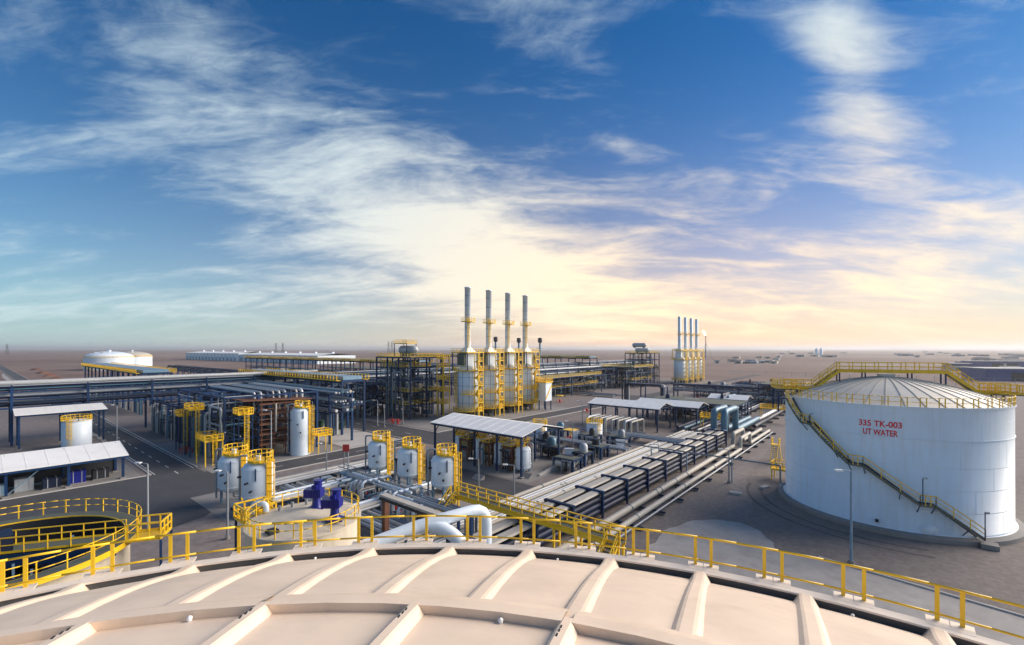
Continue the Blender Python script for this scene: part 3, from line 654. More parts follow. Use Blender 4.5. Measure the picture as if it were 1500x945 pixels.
# ------------------------------------------------------------------ fired heaters
def heater(label, x, y, group, s=1.0):
    h = thing('fired_heater', label, 'heater', (x,y,0), 0, group); R0 = 3.15
    for k in range(8):
        a = 2*math.pi*k/8; c = (R0*.88*math.cos(a), R0*.88*math.sin(a)); cbox('leg', h, c[0]-.22,c[0]+.22,c[1]-.22,c[1]+.22,0,2.4, M['dark'])
    MB().cyl(0,0,.8,2.4,1.7,16).build('burner_plenum', M['dark'], h)
    ring_platform(h, 2.6, R0, R0+1.35)
    rsh = MB().lathe([(.1,2.3),(R0,2.3),(R0,15.2),(R0*.62,16.6)], 40).build('radiant_shell', M['tankw'], h)
    for z in (5.0,7.6,10.2,12.8): MB().lathe([(R0,z),(R0+.05,z),(R0+.05,z+.1),(R0,z+.1)], 40, sm=False).build('shell_band', M['lblue'], rsh)
    for k in range(10):
        a = 2*math.pi*k/10; cbox('shell_rib', rsh, -.05,.05,-.05,.05,2.7,15.2, M['lblue']).location = ((R0+.03)*math.cos(a),(R0+.03)*math.sin(a),8.95)
    ring_platform(h, 15.0, R0, R0+1.4); ring_platform(h, 7.8, R0, R0+1.2, R(-70), R(60), 12, name='side_platform')
    # convection section: a tall box with header boxes, then the stack
    cbox('convection_box', h, -1.7,1.7,-2.1,2.1,16.2,20.6, M['tankw'])
    for sgn in (-1,1): cbox('header_box', h, -1.5,1.5,sgn*2.1-(.0 if sgn>0 else .9),sgn*2.1+(.9 if sgn>0 else 0),16.6,20.2, M['grate'])
    MB().add([(-1.7,-2.1,20.6),(1.7,-2.1,20.6),(1.7,2.1,20.6),(-1.7,2.1,20.6),(-.8,-.8,22),(.8,-.8,22),(.8,.8,22),(-.8,.8,22)], [(0,1,5,4),(1,2,6,5),(2,3,7,6),(3,0,4,7)]).build('breeching', M['tankw'], h)
    cbox('top_platform', h, -3.6,3.6,-3.6,3.6,20.35,20.5, M['yellow'])
    MB().rail([(-3.6,-3.6,20.5),(3.6,-3.6,20.5),(3.6,3.6,20.5),(-3.6,3.6,20.5)], 1.15, 1.2, .05, closed=True).build('top_railing', M['yellow'], h)
    for sx in (-3.3,3.3):
        for sy in (-3.3,3.3): cbox('platform_column', h, sx-.12,sx+.12,sy-.12,sy+.12,15,20.4, M['blue'])
    stk = MB().lathe([(.92,21.6),(.92,40.4),(1.0,40.4),(1.0,40.75),(.8,40.75)], 20).build('stack', M['tankw'], h)
    for z in (25.5,28,32,35,38): MB().lathe([(.93,z),(.98,z),(.98,z+.12),(.93,z+.12)], 20, sm=False).build('stack_ring', M['lblue'], stk)
    ring_platform(h, 30.0, .92, 2.3, R(-100), R(80), 10, name='stack_platform')
    MB().ladder((1.2*math.cos(R(-30)),1.2*math.sin(R(-30)),21.5), 31.0, (math.cos(R(-30)),math.sin(R(-30)))).build('stack_ladder', M['yellow'], h)
    # stair tower beside the shell
    tx, ty = 4.3, 0.6
    for dx in (-.8,.8):
        for dy in (-1.1,1.1): cbox('stair_post', h, tx+dx-.09,tx+dx+.09,ty+dy-.09,ty+dy+.09,0,20.5, M['yellow'])
    for k, z in enumerate((2.6,5.2,7.8,10.4,13.0,15.0,17.8)):
        cbox('stair_landing', h, tx-.8,tx+.8,ty-1.1,ty+1.1,z-.1,z, M['yellow'])
        MB().rail([(tx-.8,ty-1.1,z),(tx+.8,ty-1.1,z),(tx+.8,ty+1.1,z),(tx-.8,ty+1.1,z)], 1.1, 1.2, .05).build('stair_railing', M['yellow'], h)
        if k: MB().bar((tx,ty-1.2 if k%2 else ty+1.2,z-2.5),(tx,ty+1.2 if k%2 else ty-1.2,z),.9,.14).build('stair_flight', M['yellow'], h)
    MB().ladder((-(R0+.3)*.5,-(R0+.3)*.87,2.6), 15.8, (-.5,-.87)).build('caged_ladder', M['yellow'], h)
    return h
hl = ['white fired heater with tall stack, first of the nearer four beside the steel tower','white fired heater with tall stack, second of the nearer four from the steel tower',
      'white fired heater with tall stack, third of the nearer four from the steel tower','white fired heater with tall stack, last of the nearer four, beside a pale box']
h0 = heater(hl[0], -101.5, 99.5, 'nearer row of fired heaters')
for k in range(1,4): copy_tree(h0, (-101.5, 99.5+9.6*k, 0), None, hl[k])
hf = ['first','second','third','fourth']
def far_heater(label, x, y):
    h = thing('fired_heater', label, 'heater', (x,y,0), 0, 'far row of fired heaters'); R0 = 3.4
    for k in range(6): a = 2*math.pi*k/6; cbox('leg', h, 3*math.cos(a)-.25,3*math.cos(a)+.25,3*math.sin(a)-.25,3*math.sin(a)+.25,0,2.4, M['dark'])
    MB().lathe([(.1,2.3),(R0,2.3),(R0,15.2),(R0*.62,16.6)], 28).build('radiant_shell', M['tankw'], h)
    ring_platform(h, 2.6, R0, R0+1.3); ring_platform(h, 15.0, R0, R0+1.4)
    cbox('convection_box', h, -1.7,1.7,-2.1,2.1,16.2,21.6, M['tankw'])
    cbox('top_platform', h, -3.4,3.4,-3.4,3.4,20.35,20.5, M['yellow']); MB().rail([(-3.4,-3.4,20.5),(3.4,-3.4,20.5),(3.4,3.4,20.5),(-3.4,3.4,20.5)],1.15,1.7,.07,closed=True).build('top_railing', M['yellow'], h)
    for sx in (-3.2,3.2):
        for sy in (-3.2,3.2): cbox('platform_column', h, sx-.14,sx+.14,sy-.14,sy+.14,15,20.4, M['yellow'])
    MB().lathe([(.95,21.6),(.95,41.5),(.8,41.5)], 14).build('stack', M['tankw'], h); ring_platform(h, 30.5, .95, 2.3, R(-100), R(80), 8, name='stack_platform')
    for sy in (-1.2,1.2): cbox('stair_post', h, 4.3,4.6,sy-.15,sy+.15,0,20.4, M['yellow'])
    for k in range(7): cbox('stair_landing', h, 3.5,5.0,-1.2,1.2,2.6+2.5*k-.25,2.6+2.5*k, M['yellow'])
for k in range(4): far_heater('small distant heater with tall stack, %s of the far row counted from the pipework' % hf[k], -101.5, 282+10.6*k)
bx = thing('air_duct_box', 'pale boxy air duct casing beside the last heater of the nearer row', 'duct', (-95.0,131.5,0))
cbox('casing', bx, -1.6,1.6,-1.8,1.8,3.2,9.6, M['white']); cbox('cap', bx, -1.9,1.9,-2.1,2.1,9.6,9.9, M['yellow'])
MB().rail([(-1.9,-2.1,9.9),(1.9,-2.1,9.9),(1.9,2.1,9.9),(-1.9,2.1,9.9)],1.1,1,.05,closed=True).build('railing', M['yellow'], bx)
for sx in (-1.4,1.4):
    for sy in (-1.6,1.6): cbox('leg', bx, sx-.15,sx+.15,sy-.15,sy+.15,0,3.2, M['blue'])
MB().bar((1.64,-1.7,4),(1.64,1.7,8.6),.1,.5).build('stair_flight', M['yellow'], bx)
# ------------------------------------------------------------------ process structures
def tower(label, x0, x1, y0, y1, levels, nx, ny, seed, npipe=26, nves=5, platm='yellow', colm='blue', name='process_structure', rails=True, topfloor=True, drk=False):
    rng = random.Random(seed); W, D = x1-x0, y1-y0; s = thing(name, label, 'steel structure', (x0,y0,0)); zt = levels[-1]
    cm = M[colm]
    for i in range(nx):
        for j in range(ny):
            x, y = W*i/(nx-1), D*j/(ny-1); cbox('column', s, x-.2,x+.2,y-.2,y+.2,0,zt, cm)
    for z in levels:
        for j in range(ny): cbox('beam', s, .2,W-.2,D*j/(ny-1)-.14,D*j/(ny-1)+.14,z-.4,z, cm)
        for i in range(nx): cbox('cross_beam', s, W*i/(nx-1)-.14,W*i/(nx-1)+.14,.2,D-.2,z-.36,z-.03, cm)
        if (rng.random() < .7 and z != zt) or (z == zt and topfloor):
            a = rng.uniform(0,.3)*W if z != zt else 0; b = W*rng.uniform(.6,1) if z != zt else W
            cbox('floor_grating', s, a,b,.1,D-.1,z+.005,z+.06, M['grate'])
            if rails: MB().rail([(a,0,z+.06),(b,0,z+.06),(b,D,z+.06),(a,D,z+.06)], 1.1, 1.5, .05, closed=True).build('railing', M[platm], s)
    for k in range(nves):
        z = rng.choice([0]+list(levels[:-1])); r = rng.uniform(.5,1.1); x = rng.uniform(.15,.85)*W; y = rng.uniform(.2,.8)*D
        if rng.random() < .5:
            L = rng.uniform(2,4.5); MB().tube([(max(.3,x-L/2),y,z+r+.5),(min(W-.3,x+L/2),y,z+r+.5)], r, 12).build('drum', M[rng.choice(['dpipe','dark','teal','alu'] if not drk else ['dark','dpipe','dark','teal'])], s)
        else: MB().lathe([(.02,z+.3),(r*.8,z+.4),(r,z+.8),(r,z+3.4),(r*.7,z+3.8),(.02,z+3.95)], 14, x, y).build('column_vessel', M[rng.choice(['dpipe','dark','teal','galv'] if not drk else ['dark','dpipe','dark','rust'])], s)
    for k in range(npipe):
        r = rng.choice((.09,.12,.16,.22)); mt = rng.choice(('galv','dpipe','alu','teal','dark','galv'))
        x, y = rng.uniform(0,W), rng.uniform(-.6,D+.6); z0 = rng.uniform(.3,zt*.6); z1 = min(zt-.2, z0+rng.uniform(2,zt*.6)); c = rng.random()
        if c < .55: pts = [(x,y,0),(x,y,z1),(min(W,max(0,x+rng.uniform(-8,8))),y,z1)]
        elif c < .8: pts = [(x,-.4,.2),(x,-.4,z1),(x,D*rng.random(),z1),(x,D*rng.random(),z0)]
        else: pts = [(-.6,y,z1),(W*.5,y,z1),(W*.5,y,z0),(W+.6,y,z0)]
        MB().tube(pts, r, 6).build('pipe', M[mt], s)
    return s
tw = tower('tall blue steel process tower crowded with pipes, left of the first heater', -131, -113, 86.5, 99, (4.2,8.2,12.0,15.8,19.0), 4, 3, 21, 60, 14)
dm = thing('overhead_drum', 'silver horizontal drum on top of the tall steel tower', 'drum', (-122,92.5,19.1))
MB().lathe([(.02,-4.4),(.9,-4.1),(1.35,-3.5),(1.4,-3.2),(1.4,3.2),(1.35,3.5),(.9,4.1),(.02,4.4)], 24).build('shell', M['alu'], dm).rotation_euler = (0,math.pi/2,0)
dm.children[0].location = (0,0,2.1)
for sx in (-2.6,2.6): cbox('saddle', dm, sx-.25,sx+.25,-1.1,1.1,0,1.3, M['blue'])
cbox('canopy', dm, -5.2,1.8,-2,2,4.15,4.3, M['yellow']); MB().rail([(-5.2,-2,4.3),(1.8,-2,4.3),(1.8,2,4.3),(-5.2,2,4.3)],1.1,1.2,.05,closed=True).build('railing', M['yellow'], dm)
for sx in (-5,1.6):
    for sy in (-1.9,1.9): cbox('canopy_post', dm, sx-.1,sx+.1,sy-.1,sy+.1,0,4.15, M['blue'])
yb = thing('yellow_stair_tower', 'yellow stair tower between the tall steel tower and the first heater', 'staircase', (-110.5,97.5,0))
for dx in (-1.4,1.4):
    for dy in (-1.4,1.4): cbox('post', yb, dx-.1,dx+.1,dy-.1,dy+.1,0,20, M['yellow'])
for k,z in enumerate((4.2,8.2,12,15.8,18.4)):
    cbox('landing', yb, -1.4,1.4,-1.4,1.4,z-.1,z, M['yellow']); MB().rail([(-1.4,-1.4,z),(1.4,-1.4,z),(1.4,1.4,z),(-1.4,1.4,z)],1.2,.8,.06,closed=True).build('railing', M['yellow'], yb)
# long module left of the road
m1 = tower('dark steel process module with looping pipes beside the two lane road', -126, -97, 31, 49, (4.4,8.6,12.4), 5, 4, 5, 80, 46, rails=False, topfloor=False, drk=True)
for k in range(9): MB().tube([(1,6+1.2*k,12.7),(27,6+1.2*k,12.7),(27,6+1.2*k,9)], .2+.06*(k%3), 8).build('top_pipe', M[('alu','galv','dpipe','pale')[k%4]], m1)
for k in range(5):
    x0 = 1.5+k*2.3; goalpost(m1, x0, .4, 4.2, 9.2+.4*(k%2), .42, 'teal', 'loop_pipe')
for k in range(4): MB().tube([(13+k*2.4,-.6,0),(13+k*2.4,-.6,7.2+k*.5),(13+k*2.4,5,7.2+k*.5)], .3, 8).build('loop_pipe', M['galv' if k%2 else 'teal'], m1)
def yplat(label, x, y, z, w, d, h0=0, group='yellow access platforms at the module', lad=True):
    p = thing('access_platform', label, 'platform', (x,y,0), 0, group)
    cbox('deck', p, -w/2,w/2,-d/2,d/2,z-.12,z, M['yellow']); MB().rail([(-w/2,-d/2,z),(w/2,-d/2,z),(w/2,d/2,z),(-w/2,d/2,z)],1.15,.9,.06,closed=True).build('railing', M['yellow'], p)
    for sx in (-1,1):
        for sy in (-1,1): cbox('post', p, sx*(w/2-.1)-.08,sx*(w/2-.1)+.08,sy*(d/2-.1)-.08,sy*(d/2-.1)+.08,0,z-.12, M['yellow' if z < 5 else 'blue'])
    if lad: MB().ladder((w/2+.2,0,0), z+1, (1,0), .6).build('ladder', M['yellow'], p)
    return p
yplat('yellow platform high on the module above the looped teal pipes', -108.5,29.2,9.4,3.6,2.4)
yplat('yellow platform low at the module corner above the white vessels', -98.6,29.0,4.6,5.2,3.0)
yplat('small yellow platform at the module corner next to the rusty scaffold', -95.2,33.6,9.2,2.6,2.6)
yplat('tall yellow platform at the module end facing the long shelter', -116.5,29.4,7.4,2.6,2.2)
sc = thing('scaffold', 'rust brown tubular scaffold round the module side facing the road', 'scaffold', (-101.5,37,0))
for i in range(5):
    for j in (0,1): MB().tube([(6*j,2.3*i,0),(6*j,2.3*i,11.2)], .11, 6).build('standard', M['rust'], sc)
for z in (2.6,4.6,6.6,8.6,10.6):
    for j in (0,1): MB().bar((6*j,-.4,z),(6*j,9.6,z),.16,.3).build('ledger', M['rust'], sc)
    for i in range(5): MB().bar((-.4,2.3*i,z-.18),(6.4,2.3*i,z-.18),.14).build('transom', M['rust'], sc)
    for q in range(3): cbox('plank', sc, .3+1.9*q,2.0+1.9*q,-.2,9.4,z+.16,z+.22, M['rust'])
for z in (3.6,5.6,7.6,9.6): MB().bar((6.1,-.4,z),(6.1,9.6,z),.1,.16).build('guard_rail', M['rust'], sc)
MB().bar((3,-3.6,11.6),(3,9.9,11.0),7.4,.16).build('cover_sheet', M['rust'], sc)
for i in range(2): MB().tube([(6.25,2.6+4*i,5),(6.25,2.6+4*i,10.6)], .22, 8).build('pale_riser', M['pale'], sc)
wv = vessel('tall white upright vessel with yellow ladder at the end of the scaffold', -93.2, 43.6, 1.9, 3.4, 8.8, True, 4, None, R(35), 'white', skirt=True)
yplat('yellow platform standing beside the tall white vessel at the pale pad', -92.0,47.6,3.6,2.6,3.0,0,'yellow access platforms at the module',False)
# ------------------------------------------------------------------ pipe racks and air coolers
rg_ = random.Random(11)
r1 = rack('pipe_rack', 'long elevated blue pipe rack crossing over the road from the edge of the picture', -157, -150, -44, 356, (8.8,10.7,12.4), 12.5,
     pipes_for(rg_, 7, (8.8,10.7,12.4), 0), top=.5)
MB().tube([(-1,.3,14.0),(120,.3,14.0)], .55, 12).build('top_pipe', M['alu'], r1)
for k in range(10): cbox('pipe_support', r1, k*12.5-.12,k*12.5+.12,.1,.5,12.9,13.5, M['blue'])
rack('pipe_rack', 'cross pipe rack with pale pipes behind the dark module', -149.5, -98, 52.5, 58, (7.2,9.4,11.4), 8.6, pipes_for(rg_, 5.5, (7.2,9.4,11.4), 0, (.18,.25,.35), ('alu','galv','teal','dpipe','pale')), 'x')
rack('pipe_rack', 'far cross pipe rack beyond the long rack, in line with the crossroads', -420, -158, 96, 102, (6.2,8.4), 14, pipes_for(rg_, 6, (6.2,8.4), 0), 'x')
rack('pipe_rack', 'pipe rack running past the far steel tower towards the far heaters', -140, -134, 150, 300, (5.6,7.6), 12.5, pipes_for(rg_, 6, (5.6,7.6), 0))
def aircooler(label, x0, x1, y0, y1, z, step, seed):
    s = thing('air_cooler_row', label, 'air cooler', (x0,y0,0)); L, W = x1-x0, y1-y0; n = round(L/step)
    for k in range(n+1):
        x = L*k/n
        for y in (0,W): cbox('column', s, x-.24,x+.24,y-.24,y+.24,0,z, M['blue'])
        cbox('beam', s, x-.2,x+.2,.24,W-.24,z-.5,z, M['blue']); cbox('low_beam', s, x-.2,x+.2,.24,W-.24,z*.55-.4,z*.55, M['blue']) if seed < 3 else None
    for y in (0,W):
        cbox('runner', s, .24,L-.24,y-.15,y+.15,z-.7,z-.1, M['blue']); cbox('low_runner', s, .24,L-.24,y-.12,y+.12,z*.55-.7,z*.55-.3, M['blue'])
    rng = random.Random(seed)
    for k in range(n):
        a = L*k/n+.3; b = L*(k+1)/n-.3
        cbox('tube_bundle', s, a,b,.5,W-.5,z+.1,z+1.0, M['lblue' if k%3 else 'galv'])
        MB().lathe([(1.9,z-1.1),(1.7,z-.5),(2.2,z+.05)], 14, (a+b)/2, W/2).build('fan_ring', M['galv'], s)
        if k % 2 == 0: cbox('header_box', s, a,b,-.1,.45,z+.15,z+.9, M['dpipe'])
    for y in (-.9,W+.9):
        cbox('walkway', s, 0,L,y-.55,y+.55,z-.05,z+.05, M['yellow'])
        MB().rail([(0,y-.5 if y<0 else y+.5,z+.05),(L,y-.5 if y<0 else y+.5,z+.05)],1.2,1.6,.065).build('railing', M['yellow'], s)
    for k in range(6): z2 = z*.55; MB().tube([(0,.6+k*(W-1.2)/5,z2+.3),(L,.6+k*(W-1.2)/5,z2+.3)], rng.choice((.2,.28,.36)), 8).build('pipe', M[rng.choice(('galv','dpipe','alu','teal'))], s)
    for k in range(int(n*1.6)):
        x = rng.uniform(0,L); MB().tube([(x,-.3,0),(x,-.3,z*.5),(x,W*.5,z*.5)], rng.choice((.15,.25,.4)), 6).build('riser', M[rng.choice(('galv','dpipe','alu','teal'))], s)
    return s
aircooler('yellow railed air cooler row rising behind the dark module', -170, -106, 60.0, 66.2, 13.6, 8, 1)
aircooler('blue framed air cooler row in front of the distant domed tanks', -300, -188, 36, 44, 13.6, 9, 2)
aircooler('long yellow railed air cooler row reaching to the tall steel tower', -380, -172, 136, 144, 15.0, 10, 3)
aircooler('distant air cooler row seen behind and past the nearer heaters', -330, -146, 250, 259, 16.0, 11, 4)
tower('low blue process frame packed with pipes under the far air coolers', -240, -165, 108, 126, (4.5,8.5), 7, 3, 31, 60, 16, rails=False)
tower('wide blue process frame between the long rack and the distant warehouse', -300, -170, 154, 176, (5,9.5), 9, 3, 32, 60, 18, rails=False)
tower('far steel tower with twin drums between the two heater rows', -128, -112, 262, 276, (5,10,15,19), 4, 3, 33, 40, 12)
tower('low pipe filled frame just before the far heaters', -128, -108, 232, 258, (4.5,8.5,11.5), 5, 4, 34, 60, 14)
tower('pipe filled frame behind the last heater of the nearer row', -134, -113, 150, 205, (4.5,9), 6, 3, 35, 60, 14)
for k, (x,y,z) in enumerate(((-121,271,19.1),(-121,267,22.2))):
    d = thing('overhead_drum', ('lower','upper')[k]+' pale drum on the far steel tower between the heater rows', 'drum', (x,y,z), 0, 'drums on the far tower')
    o = MB().lathe([(.02,-4.6),(1.0,-4.2),(1.3,-3.6),(1.3,3.6),(1.0,4.2),(.02,4.6)], 18).build('shell', M['alu'], d); o.rotation_euler = (0,math.pi/2,0); o.location = (0,0,1.7)
    for sx in (-3,3): cbox('saddle', d, sx-.25,sx+.25,-1,1,-.1,1.0, M['blue'])
# ------------------------------------------------------------------ near pipeway
def bank(label, specs, y0, y1, x0, x1, step=6.5, name='pipe_bank', loop=None, along='y', zs=.55):
    """pipes on low sleepers; specs (offset, z of axis, radius, material)"""
    s = thing(name, label, 'pipes', (x0,y0,0)) if along=='y' else thing(name, label, 'pipes', (x1,y0,0), math.pi/2)
    L = y1-y0; W = x1-x0
    if along == 'x': s.location = (x0,y1,0); s.rotation_euler = (0,0,-math.pi/2); L, W = x1-x0, y1-y0
    n = max(1, int(L/step))
    for k in range(n+1): cbox('sleeper', s, -.1,W+.1,L*k/n-.14,L*k/n+.14,0,zs-.30, M['conc']); cbox('sleeper_beam', s, -.15,W+.15,L*k/n-.1,L*k/n+.1,zs-.30,zs-.08, M['blue'])
    for i,(x,z,r,mt) in enumerate(specs):
        if loop and i in loop:
            h, l0 = loop[i]; pts = [(x,0,z),(x,l0,z),(x,l0,h),(x,l0+8,h),(x,l0+8,z),(x,L,z)]
        else: pts = [(x,0,z),(x,L,z)]
        MB().tube(pts, r, 12, 1.6*r).build('pipe', M[mt], s)
    return s
bank('bank of pale parallel pipes along the gravel side of the pipeway', [(.4,.9,.30,'pale'),(1.25,.85,.18,'alu'),(1.9,.85,.22,'galv'),(2.6,.9,.26,'pale'),(3.3,.85,.16,'galv'),(3.85,.85,.2,'alu'),(4.5,.9,.26,'pale'),(5.2,.85,.16,'galv'),(5.8,.9,.22,'alu'),(6.6,1.0,.3,'pale')], 10, 116, -41.0, -34.0)
bank('two thick pale pipes along the tank side of the pipeway', [(.5,1.05,.42,'pale'),(2.4,.95,.34,'pale'),(3.2,.62,.14,'galv')], 12, 130, -26.6, -22.8, 6.5, 'pipe_bank', {0:(3.6,92),1:(3.2,90)})
sr = thing('stacked_pipe_rack', 'blue framed stack of dark pipes topped by two segmented pale covers', 'pipes', (-32.6,10,0)); SL = 98
cvm = MB(); cvm.add([(-.62,0,0),(.62,0,0),(.62,6.55,0),(-.62,6.55,0),(-.5,0,.22),(.5,0,.22),(.5,6.55,.22),(-.5,6.55,.22)], [(0,3,2,1),(4,5,6,7),(0,1,5,4),(1,2,6,5),(2,3,7,6),(3,0,4,7)]); cvm = cvm.mesh('clad_section', M['pale'])
for k in range(15):
    y = k*7.0
    for x in (.2,2.15,4.1): cbox('post', sr, x-.12,x+.12,y-.13,y+.13,0,3.15, M['blue'])
    for z in (.55,1.35,2.15): cbox('tier_beam', sr, .3,4.0,y-.1,y+.1,z-.16,z-.02, M['blue'])
    cbox('clamp_beam', sr, .05,4.25,y-.2,y+.2,3.15,3.42, M['blue'])
    if k < 14:
        for x in (1.17,3.13): put('clad_section', cvm, sr, (x,y+.225,3.02))
for z in (.55,1.30,2.05):
    for x in (.62,1.70,2.62,3.70): MB().tube([(x,-2,z+.36),(x,SL+1,z+.36)], .33, 10).build('tier_pipe', M['dpipe'], sr)
for x in (1.05,3.25): MB().tube([(x,SL,2.88),(x,SL+1.5,2.88),(x,SL+1.5,7.4),(x,SL+11,7.4),(x,SL+11,2.0),(x,SL+34,2.0)], .72, 14, 1.3).build('expansion_loop', M['teal'], sr)
bank('dark pipes with tall expansion loops beyond the pipeway', [(0,1.2,.5,'dpipe'),(1.6,1.2,.42,'teal'),(3.2,1.0,.4,'dpipe'),(5,1,.35,'alu'),(6.4,1.1,.45,'dpipe')], 118, 300, -43, -36, 9, 'pipe_bank', {0:(6.5,40),1:(6.0,41),2:(5.5,42),4:(6.4,90)})
bank('pair of pipes with square loops running off beside the desert', [(0,1.3,.6,'alu'),(2,1.3,.5,'dpipe')], 132, 330, -30, -27, 9, 'pipe_bank', {0:(6.0,60),1:(5.6,62)})
# crossover walkway with stairs
cw = thing('crossover_walkway', 'yellow railed walkway bridging the pipeway in front of the cream roof', 'walkway', (-41.5,38.4,0)); CWZ = 3.9; CL = 22.5
MB().box(0,CL,-.6,.6,CWZ-.12,CWZ).build('deck', M['grate'], cw)
for y in (-.62,.62): cbox('stringer', cw, 0,CL,y-.06,y+.06,CWZ-.42,CWZ+.02, M['yellow'])
MB().rail([(1.4,-.6,CWZ),(CL,-.6,CWZ)],1.2,1.6,.05).build('railing', M['yellow'], cw); MB().rail([(0,.6,CWZ),(CL,.6,CWZ)],1.2,1.6,.05).build('railing', M['yellow'], cw)
for x in (.2,5.0,9.9,15.2,17.8,CL-.2):
    for y in (-.5,.5): cbox('leg', cw, x-.1,x+.1,y-.1,y+.1,0,CWZ-.4, M['yellow'])
for nm, xa, dy in (('stair',.7,-1),('stair',CL-.7,-1)):
    for k in range(14): cbox('tread', cw, xa-.5,xa+.5,-.75-.30*k-.28,-.75-.30*k,CWZ-.1-.27*k-.05,CWZ-.1-.27*k, M['grate'])
    for sx in (-.55,.55):
        MB().bar((xa+sx,-.6,CWZ-.1),(xa+sx,-4.9,.05),.08,.28).build('stair_stringer', M['yellow'], cw)
        MB().rail([(xa+sx,-.7,CWZ-.05),(xa+sx,-4.8,.15)],1.1,1.2,.05,False).build('stair_railing', M['yellow'], cw)
# big white elbows next to the cream tank
bp_ = thing('insulated_pipe', 'big white insulated pipe dropping vertically next to the crossover walkway', 'pipe')
MB().tube([(-30.9,24.2,6.55),(-29.6,26.4,7.0),(-28.6,30.4,7.1),(-28.6,30.4,.5)], .52, 18, 1.5).build('pipe', M['white'], bp_)
for y in (): MB().lathe([(.61,-.06),(.64,-.06),(.64,.06),(.61,.06)], 18, sm=False).build('band', M['alu'], bp_, (-28.95,y,7.1)).rotation_euler = (math.pi/2,0,0)
for x in (-29.7,-28.1): cbox('support_leg', bp_, x-.1,x+.1,27.9,28.1,0,7.1, M['blue'])
bq = thing('insulated_pipe', 'arched white insulated pipe sloping down behind the yellow guard rail', 'pipe')
MB().tube([(-34.2,15.6,5.2),(-32.3,20.8,5.8),(-30.6,25.0,6.7),(-28.9,26.2,6.2),(-26.4,27.4,3.6),(-25.4,28.0,1.6),(-25.4,34,1.6)], .55, 18, 1.6).build('pipe', M['white'], bq)
for p_,zt_ in (((-33.4,18.0),5.2),((-31.4,23.0),5.9)):
    for x in (-.8,.8): cbox('support_leg', bq, p_[0]+x-.1,p_[0]+x+.1,p_[1]-.1,p_[1]+.1,0,zt_, M['blue'])
bt = thing('cable_tray', 'pale covered cable tray on a rust red post between the pipes', 'cable tray')
cbox('tray', bt, -44.2,-32.6,29.6,30.4,5.0,5.25, M['pale']); cbox('tray_side', bt, -44.2,-32.6,29.5,29.58,4.7,5.0, M['dark'])
cbox('post', bt, -44.0,-43.4,29.7,30.3,0,5.0, M['rust']); cbox('post', bt, -33.4,-33.0,29.8,30.2,0,5.0, M['blue'])
tb = thing('pipe_trestle', 'three slim pale pipes on a trestle near the white vessels', 'pipes')
for k in range(4): MB().tube([(-45,35.0+.55*k,3.1),(-36.0,35.0+.55*k,3.1),(-36.0,35+.55*k,.8)], .17, 10).build('pipe', M['galv'], tb)
for x in (-44,-37): 
    for y in (34.8,36.9): cbox('leg', tb, x-.1,x+.1,y-.1,y+.1,0,2.9, M['blue'])
    cbox('beam', tb, x-.1,x+.1,34.7,37.0,2.7,2.9, M['blue'])
# ------------------------------------------------------------------ vessels and their pipework
VG = 'white vessels with yellow platforms'
vessel('white vessel with yellow top platform, farther of the two by the road junction', -70.8,23.8,1.95,2.6,6.0,group=VG,la=R(15))
vessel('white vessel with yellow top platform, nearer of the two by the road junction', -64.0,24.4,1.95,2.6,6.0,group=VG,la=R(15))
vessel('white vessel with yellow top platform, third from the open shelter', -63.7,42.6,1.8,3.0,6.1,group=VG,la=R(15))
vessel('white vessel with yellow top platform, between two alike ones', -55.9,42.6,1.8,3.0,6.1,group=VG,la=R(15))
vessel('white vessel with yellow top platform at the end of the yellow walkway', -48.1,42.6,1.8,3.0,6.1,group=VG,la=R(15))
bank('bank of pale pipes on sleepers crossing beside the vessels towards the road', [(.3,1.0,.22,'galv'),(1.0,1.0,.28,'pale'),(1.8,1.0,.2,'galv'),(2.6,1.05,.3,'alu'),(3.4,1.0,.2,'galv')], 27, 58, -75, -71.4, 5.5)
bank('bank of pale pipes in front of the three white vessels', [(.3,.95,.24,'galv'),(1.1,.95,.3,'pale'),(2.0,.95,.22,'galv'),(2.8,1.0,.3,'alu'),(3.6,.95,.2,'galv')], 29.6, 33.4, -70, -43, 5.5, along='x')
bank('second bank of pale pipes between the cream tank and the vessels', [(.3,.95,.24,'pale'),(1.1,.95,.24,'galv'),(1.9,1.0,.3,'alu')], 25.4, 27.6, -60, -42, 5.5, along='x')
mf = thing('pipe_manifold', 'cluster of square looped pipes in front of the three white vessels', 'pipes', (-70,34,0))
rm_ = random.Random(4)
for k in range(26):
    x = 1.0+k*.96; h = rm_.choice((1.3,1.7,2.1)); d = rm_.choice((2.2,3.0,3.8)); goalpost(mf, x, .2+rm_.uniform(0,.8), .2+d, h, rm_.choice((.10,.14,.18)), rm_.choice(('galv','pale','lblue','alu','teal')))
for k in range(9): MB().tube([(0,.3+.42*k,.6),(26,.3+.42*k,.6)], .10, 6).build('header', M[rm_.choice(('galv','dpipe','lblue'))], mf)
for k in range(12):
    x = 1.5+k*2.05; MB().lathe([(.22,.4),(.22,1.0),(.08,1.05),(.08,1.5),(.22,1.52),(.22,1.58)], 10, x, 2+rm_.uniform(-1,1)).build('valve', M[rm_.choice(('pump','red','dpipe'))], mf)
bank('bank of silver pipes running past the agitators towards the vessels', [(.2,1.2,.26,'white'),(1.0,1.2,.22,'galv'),(1.7,1.2,.3,'white'),(2.5,1.2,.2,'alu'),(3.2,1.2,.26,'pale')], 22, 45, -66.5, -63, 5, zs=.9)
bank('bank of silver pipes leading from the cream tank to the middle vessel', [(.2,1.4,.26,'white'),(1.0,1.4,.22,'galv'),(1.7,1.4,.3,'pale'),(2.5,1.4,.2,'alu')], 23, 46, -53.5, -50.6, 5, zs=1.1)
